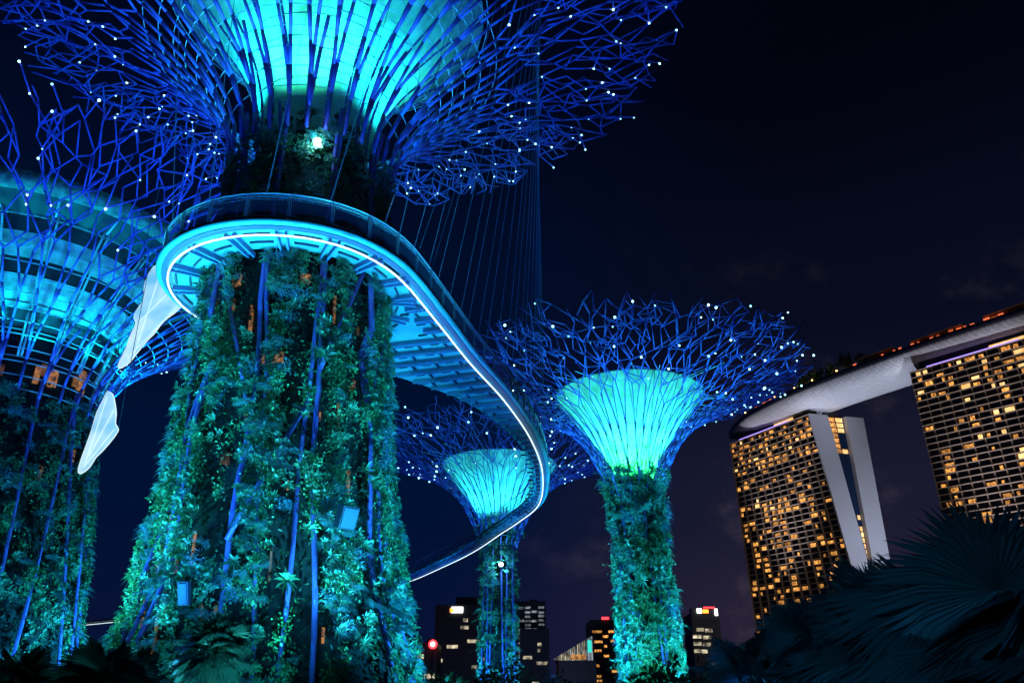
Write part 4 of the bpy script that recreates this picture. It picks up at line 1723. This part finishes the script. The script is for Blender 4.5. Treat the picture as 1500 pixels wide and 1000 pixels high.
for k in range(9):
    i = 25 + int(k * 1.5)
    if i < len(par):
        q = par[i] + np.array([NI[i][0], NI[i][1], 0]) * rh.uniform(2, 5)
        places = ['first', 'second', 'third', 'fourth', 'fifth', 'sixth', 'seventh', 'eighth', 'ninth']
        small_tree('roof_tree', (q[0], q[1], ZD), rh.uniform(9, 14), rh.uniform(3.2, 5.2), 'small dark tree on the roof deck, %s from its bow' % places[k], 'tree', 'trees on the roof deck', 200 + k, 500, 'leaf_shrub', 1.1)
for i in (10, 19, 24, 28, 33):
    q = par[i] + np.array([NI[i][0], NI[i][1], 0]) * .8
    point((q[0], q[1], ZD + 2.2), 3500, WARM, .3)
    g = G()
    g.ball((q[0], q[1], ZD + 2.6), .55, 8, 6)
    g.build('garden_lamp', 'lamp_warm', dk, smooth=True)

# spots added for the hotel: city light on its walls, hull lit from below
spot((150, 330, 3), (190, 560, 120), 1.7e5, (1.0, .82, .66), 60, .9, 2)
spot((258, 482, 95), (225, 541, 115), 1.2e5, (.66, .74, 1.0), 125, .7, 1)
spot((165, 300, 3), (275, 420, 130), 1.3e5, (1.0, .82, .66), 60, .9, 2)
spot((207, 482, 2), (224, 497, 200), 1.3e6, (.70, .76, 1.0), 34, .9, 1)
spot((246, 418, 2), (258, 436, 205), 1.2e6, (.80, .76, .92), 30, .9, 1)
spot((160, 560, 2), (184, 560, 200), 1.1e6, (.80, .78, .95), 34, .9, 1)


# ------------------------------------------------------------------ city buildings on the horizon
rb = random.Random(9)


def block(name, label, x0, x1, ytop, Y, depth, m, floors, rows, wmat, roof=None):
    """x0..x1, ytop: where the front face stands in the view; Y: its distance"""
    a, b = at(x0, ytop, Y), at(x1, ytop, Y)
    H = a[2]
    xa, xb = a[0], b[0]
    t = thing(name, ((xa + xb) / 2, Y, 0), label, 'building')
    g = G()
    g.hexa([(xa, Y, 0), (xb, Y, 0), (xb, Y + depth, 0), (xa, Y + depth, 0), (xa, Y, H), (xb, Y, H), (xb, Y + depth, H), (xa, Y + depth, H)])
    g.build('wall', m, t)
    g = G()
    fh = H / floors
    for f in range(1, floors):
        g.box(((xa + xb) / 2, Y - .12, f * fh), (xb - xa, .24, fh * .18))
    g.build('floor_band', 'dark_metal', t)
    for (f, u0, u1) in rows:
        k = max(1, int((u1 - u0) * (xb - xa) / 5))
        for j in range(k):
            if rb.random() < .15:
                continue
            s0 = u0 + (u1 - u0) * j / k
            s1 = u0 + (u1 - u0) * (j + .86) / k
            g = G()
            z = H - (f + .5) * fh
            g.box((xa + (xb - xa) * (s0 + s1) / 2, Y - .10, z + rb.uniform(-.1, .1) * fh), ((xb - xa) * (s1 - s0), .5, fh * .5))
            g.build('window', wmat, t)
    if xb - xa > 12:
        g = G()
        x_ = xa + (xb - xa) * rb.uniform(.55, .8)
        g.box((x_, Y + depth * .4, H + 1.3), ((xb - xa) * .22, depth * .3, 2.6))
        g.build('plant_room', m, t)
        g = G()
        g.tubes([(x_ - 2, Y + depth * .4, H)], [(x_ - 2, Y + depth * .4, H + rb.uniform(5, 9))], .22, .08, 6)
        g.build('mast', 'dark_metal', t)
    return t, xa, xb, H, Y


b1 = block('office_block', 'dark office block with an orange and white sign by its roof', 638, 706, 885, 560, 40, 'tower_dark', 17,
           [(3, .55, .75), (5, .27, .56), (5, .7, 1), (6, .27, .54), (6, .66, .9), (8, .0, .22), (12, .12, .68), (13, .05, .2), (15, .5, .7), (2, .6, .72), (9, .8, .95), (16, .3, .95)], 'window_office')
t, xa, xb, H, Y = b1
g = G()
g.box((xa + (xb - xa) * .47, Y - .6, H - 3.3), (7.5, .8, 3.6))
sg = g.build('sign', 'sign_white', t)
g = G()
g.box((xa + (xb - xa) * .36, Y - .7, H - 3.6), (2.6, .9, 2.4))
g.build('sign_emblem', 'sign_orange', sg)
b2 = block('office_block', 'darker taller office block behind the distant supertree trunk', 668, 745, 874, 640, 40, 'tower_blue', 20, [(7, .3, .6), (10, .35, .6)], 'window_office')
b3 = block('office_tower', 'striped pale office tower right of the distant supertree', 752, 799, 880, 660, 40, 'tower_blue', 26,
           [(f, .15, .98) for f in range(1, 14)], 'window_cool')
b4 = block('office_block', 'low dark office block in front of the striped tower', 762, 804, 920, 540, 30, 'tower_blue', 14,
           [(4, .1, .45), (5, .1, .45), (5, .55, 1), (6, .55, 1), (3, .6, .7), (2, .6, .75), (8, .4, .7)], 'window_office')
b5 = block('office_block', 'low building with long lit floors under the red round sign', 606, 641, 940, 520, 30, 'tower_dark', 8,
           [(1, .1, .9), (2, .2, .9), (3, .0, 1), (4, .0, .4), (4, .6, 1)], 'window_office')
p = at(634, 943, 515)
t = thing('round_sign', p, 'glowing red round sign on a pole beside the dark office block', 'sign')
g = G()
for i in range(24):
    pass
ang = np.arange(24) * 2 * PI / 24
for (r, dy, nm, mt) in ((2.6, 0, 'disc', 'sign_red'), (1.35, -.5, 'emblem', 'sign_pink')):
    g = G()
    V = np.concatenate([np.stack([p[0] + r * np.cos(ang), np.full(24, p[1] + dy - .2), p[2] + r * np.sin(ang)], 1),
                        np.stack([p[0] + r * np.cos(ang), np.full(24, p[1] + dy + .2), p[2] + r * np.sin(ang)], 1)])
    g.add(V, [list(range(24)), list(range(47, 23, -1))] + [[i, (i + 1) % 24, 24 + (i + 1) % 24, 24 + i] for i in range(24)])
    g.build(nm, mt, t)
g = G()
g.tubes([(p[0], p[1] + .4, 0)], [(p[0], p[1] + .4, p[2])], .35, k=8)
g.build('pole', 'dark_metal', t)
b6 = block('apartment_tower', 'dark tower with scattered warm windows and a red roof light', 864, 912, 907, 600, 35, 'tower_dark', 20,
           [(2, .06, .4), (2, .55, .75), (3, .38, .56), (4, .08, .4), (4, .6, .75), (5, .4, .5), (6, .1, .35), (6, .65, .75), (7, .38, .56), (9, .1, .25), (11, .15, .3), (12, .12, .34), (14, .15, .25), (16, .3, .4), (13, .5, .6), (10, .6, .8), (15, .7, .8), (17, .2, .3)], 'window_warm')
t, xa, xb, H, Y = b6
g = G()
g.box((xa + (xb - xa) * .47, Y - .4, H + .9), (5, 1, 1.6))
g.build('roof_light', 'sign_red', t)
b7 = block('office_tower', 'distant tower topped by white, red and orange signs', 1012, 1053, 897, 620, 30, 'tower_dark', 15,
           [(2, .15, .75), (3, .0, .7), (4, .0, .65), (5, .0, .5), (7, .6, .95), (10, .65, .95), (11, .65, .95), (12, .7, .95)], 'window_office')
t, xa, xb, H, Y = b7
for (u, w_, h_, z_, nm, mt) in ((.30, 3.2, 3.2, 1.4, 'sign', 'sign_white'), (.52, 4.2, 2.4, 1.0, 'sign', 'sign_orange'), (.66, 8, .9, 3.6, 'roof_light', 'sign_red'), (.9, 1.9, 4.6, .4, 'sign', 'sign_white')):
    g = G()
    g.box((xa + (xb - xa) * u, Y - .6, H + z_), (w_, .9, h_))
    g.build(nm, mt, t)
g = G()
g.box(((xa + xb) / 2, Y + 4, H + 1.6), (xb - xa - 1, 7, 3.2))
g.build('roof_plant', 'tower_dark', t)
# sloping lit hall
Y = 420
pa, pb, pc, pd = at(811, 967, Y), at(869, 967, Y), at(869, 930, Y), at(811, 964, Y)
t = thing('lit_hall', (pa[0], Y, 0), 'low glass hall with a sloping roof and a lit striped front', 'building')
g = G()
V = [pa, pb, pc, pd] + [q + np.array([3, 26, 0]) for q in (pa, pb, pc, pd)]
g.add(V, [[0, 3, 2, 1], [4, 5, 6, 7], [0, 1, 5, 4], [1, 2, 6, 5], [2, 3, 7, 6], [3, 0, 4, 7]])
g.build('wall', 'tower_blue', t)
g = G()
g.box(((pa[0] + pb[0]) / 2 + 2, Y + 13, pa[2] / 2), (pb[0] - pa[0] - 1, 24, pa[2] - .02))
g.build('plinth', 'tower_dark', t)
for k in range(22):
    u = (k + .5) / 22
    zt = pd[2] + (pc[2] - pd[2]) * u
    x = pa[0] + (pb[0] - pa[0]) * u
    g = G()
    g.box((x, Y - .15, (pa[2] + zt) / 2), ((pb[0] - pa[0]) / 22 * rb.uniform(.45, .8), .3, zt - pa[2] - .3))
    g.build('window', 'window_office' if k < 9 or rb.random() < .3 else 'window_cool', t)
g = G()
g.box((pa[0] + (pb[0] - pa[0]) * .92, Y - .5, pc[2] - 5), (2.0, .4, 5.5))
g.build('teal_screen', 'sign_teal', t)
g = G()
g.box((pa[0] + (pb[0] - pa[0]) * .62, Y - .5, pa[2] + 1.6), ((pb[0] - pa[0]) * .4, .4, 2.2))
g.build('shop_front', 'window_warm', t)


# ------------------------------------------------------------------ shrubs and palms
shr = [(625, 992, 46, 3.0, 3.2, 'rounded dark shrub right of the biggest trunk'),
       (675, 988, 56, 3.4, 3.6, 'dark shrub under the office block with the orange sign'),
       (735, 975, 70, 4.2, 4.2, 'bushy shrub at the foot of the distant supertree'),
       (795, 968, 70, 4.6, 4.4, 'dark shrub in front of the low office block'),
       (850, 985, 62, 3.8, 4.2, 'dark shrub below the sloping lit hall'),
       (985, 955, 26, 3.4, 2.2, 'dark bushy shrub right of the green-bowl supertree trunk'),
       (1050, 975, 22, 2.6, 2.0, 'low dark shrub below the distant tower with signs'),
       (1085, 945, 30, 4.4, 2.4, 'tall dark shrub in front of the hotel foot')]
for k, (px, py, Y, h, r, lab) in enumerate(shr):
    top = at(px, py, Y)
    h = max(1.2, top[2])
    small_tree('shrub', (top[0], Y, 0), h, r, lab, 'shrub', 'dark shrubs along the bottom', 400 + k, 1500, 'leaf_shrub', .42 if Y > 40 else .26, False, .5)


def palm(px, py, Y, R, nl, seed, label, el=(-.5, 1.35), az=None, segs=34, blade=.95, pet=.8, trunk=True):
    """fan palm: hub placed at the crown's centre; nl fan leaves on petioles"""
    q = np.random.default_rng(seed)
    hub = at(px, py, Y)
    t = thing('fan_palm', (hub[0], hub[1], 0), label, 'palm', 'fan palms in front')
    g = G()
    if trunk:
        g.path([(hub[0], hub[1], 0), (hub[0] + .04, hub[1], hub[2] * .5), (hub[0], hub[1], hub[2])], [.16, .13, .12], 9)
        g.build('trunk', 'bark', t, smooth=True)
    gl = G()
    gs = G()
    for k in range(nl):
        a = (k * 2.39996 + q.uniform(-.3, .3)) if az is None else q.uniform(*az)
        e = el[0] + (el[1] - el[0]) * ((k + .5) / nl) ** .9 + q.uniform(-.12, .12)
        d = np.array([math.cos(a) * math.cos(e), math.sin(a) * math.cos(e), math.sin(e)])
        pl = R * pet * q.uniform(.75, 1.15)
        tip = hub + d * pl - np.array([0, 0, .08 * pl])
        gs.path([hub, hub + d * pl * .55, tip], [R * .022, R * .016, R * .012], 5)
        sd = np.cross(d, [0, 0, 1.0])
        sd /= np.linalg.norm(sd) + 1e-9
        nn = np.cross(sd, d)
        roll = q.uniform(-.5, .5)
        sd2 = sd * math.cos(roll) + nn * math.sin(roll)
        nn2 = np.cross(sd2, d)
        m = segs
        ph = np.linspace(-2.0, 2.0, m) + q.normal(0, .02, m)
        D = d[None] * np.cos(ph)[:, None] + sd2[None] * np.sin(ph)[:, None] - nn2[None] * (.18 + .10 * np.abs(ph))[:, None]
        ll = R * blade * (1 - .16 * np.abs(ph) / 2.0) * q.uniform(.93, 1.05, m)
        dr = q.uniform(.18, .42) * np.ones(m)
        wd = ll * .105
        # every segment is folded along its middle: two narrow leaves side by side
        for sgn in (-1, 1):
            off = np.cross(D, nn2[None]) * sgn
            gl.leaves(np.repeat(tip[None], m, 0), D + off * .028, nn2[None] + off * .75, ll, wd * .72, dr)
    gs.build('petiole', 'stem_green', t)
    gl.build('crown', 'leaf_palm', t)
    return t


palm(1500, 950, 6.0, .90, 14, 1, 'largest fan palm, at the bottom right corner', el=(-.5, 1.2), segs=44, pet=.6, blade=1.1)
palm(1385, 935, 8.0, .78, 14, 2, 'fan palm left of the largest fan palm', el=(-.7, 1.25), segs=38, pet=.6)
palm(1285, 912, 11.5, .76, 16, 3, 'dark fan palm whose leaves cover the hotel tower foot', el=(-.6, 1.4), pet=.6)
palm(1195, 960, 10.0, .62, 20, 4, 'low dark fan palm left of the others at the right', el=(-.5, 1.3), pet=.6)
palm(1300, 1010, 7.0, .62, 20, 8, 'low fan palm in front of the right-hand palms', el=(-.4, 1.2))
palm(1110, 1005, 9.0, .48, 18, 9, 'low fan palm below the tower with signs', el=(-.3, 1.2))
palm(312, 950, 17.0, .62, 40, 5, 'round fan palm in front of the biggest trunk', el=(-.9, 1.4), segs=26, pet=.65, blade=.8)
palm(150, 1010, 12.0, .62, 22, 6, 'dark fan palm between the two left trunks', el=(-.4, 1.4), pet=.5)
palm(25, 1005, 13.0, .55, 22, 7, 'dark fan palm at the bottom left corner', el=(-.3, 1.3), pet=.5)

# spots added to brighten the palms and low planting (blue and teal)
spot((-3.0, -2.5, 2.6), (4.8, 8.5, 1.6), 1500, (.02, .28, .68), 60, .9, .25)
spot((9.5, 2.5, .5), (5.0, 8.0, 2.4), 900, (.03, .24, .75), 90, .9, .2)
spot((1.6, 8.0, .3), (4.0, 11, 2.0), 320, (.01, .16, .8), 100, .9, .2)
spot((-3.2, 13.0, .6), (-6.1, 17.2, 2.3), 2600, (.04, .75, .75), 60, .9)
spot((-10.5, 20.5, 5.5), (-6.3, 17.0, 2.4), 1300, (.04, .6, .95), 50, .9)
spot((-9.0, 14.0, .3), (-6.6, 17.0, 2.3), 500, (.03, .3, 1.0), 80, .9)
spot((-6.0, 5.0, .8), (-9.0, 12.5, 1.8), 420, (.03, .45, .45), 80, .9)
spot((2.0, 13.5, .6), (5.0, 7.5, 2.4), 1300, (.04, .38, .9), 70, .9)
spot((0, 250, 6), (-10, 600, 40), 2.2e5, (.30, .38, .75), 60, .9, 2)  # added spot, stands in for city light on the skyline blocks
spot((4, 60, .2), (-1, 72, 3), 1800, (.02, .3, 1.0), 90, .9)
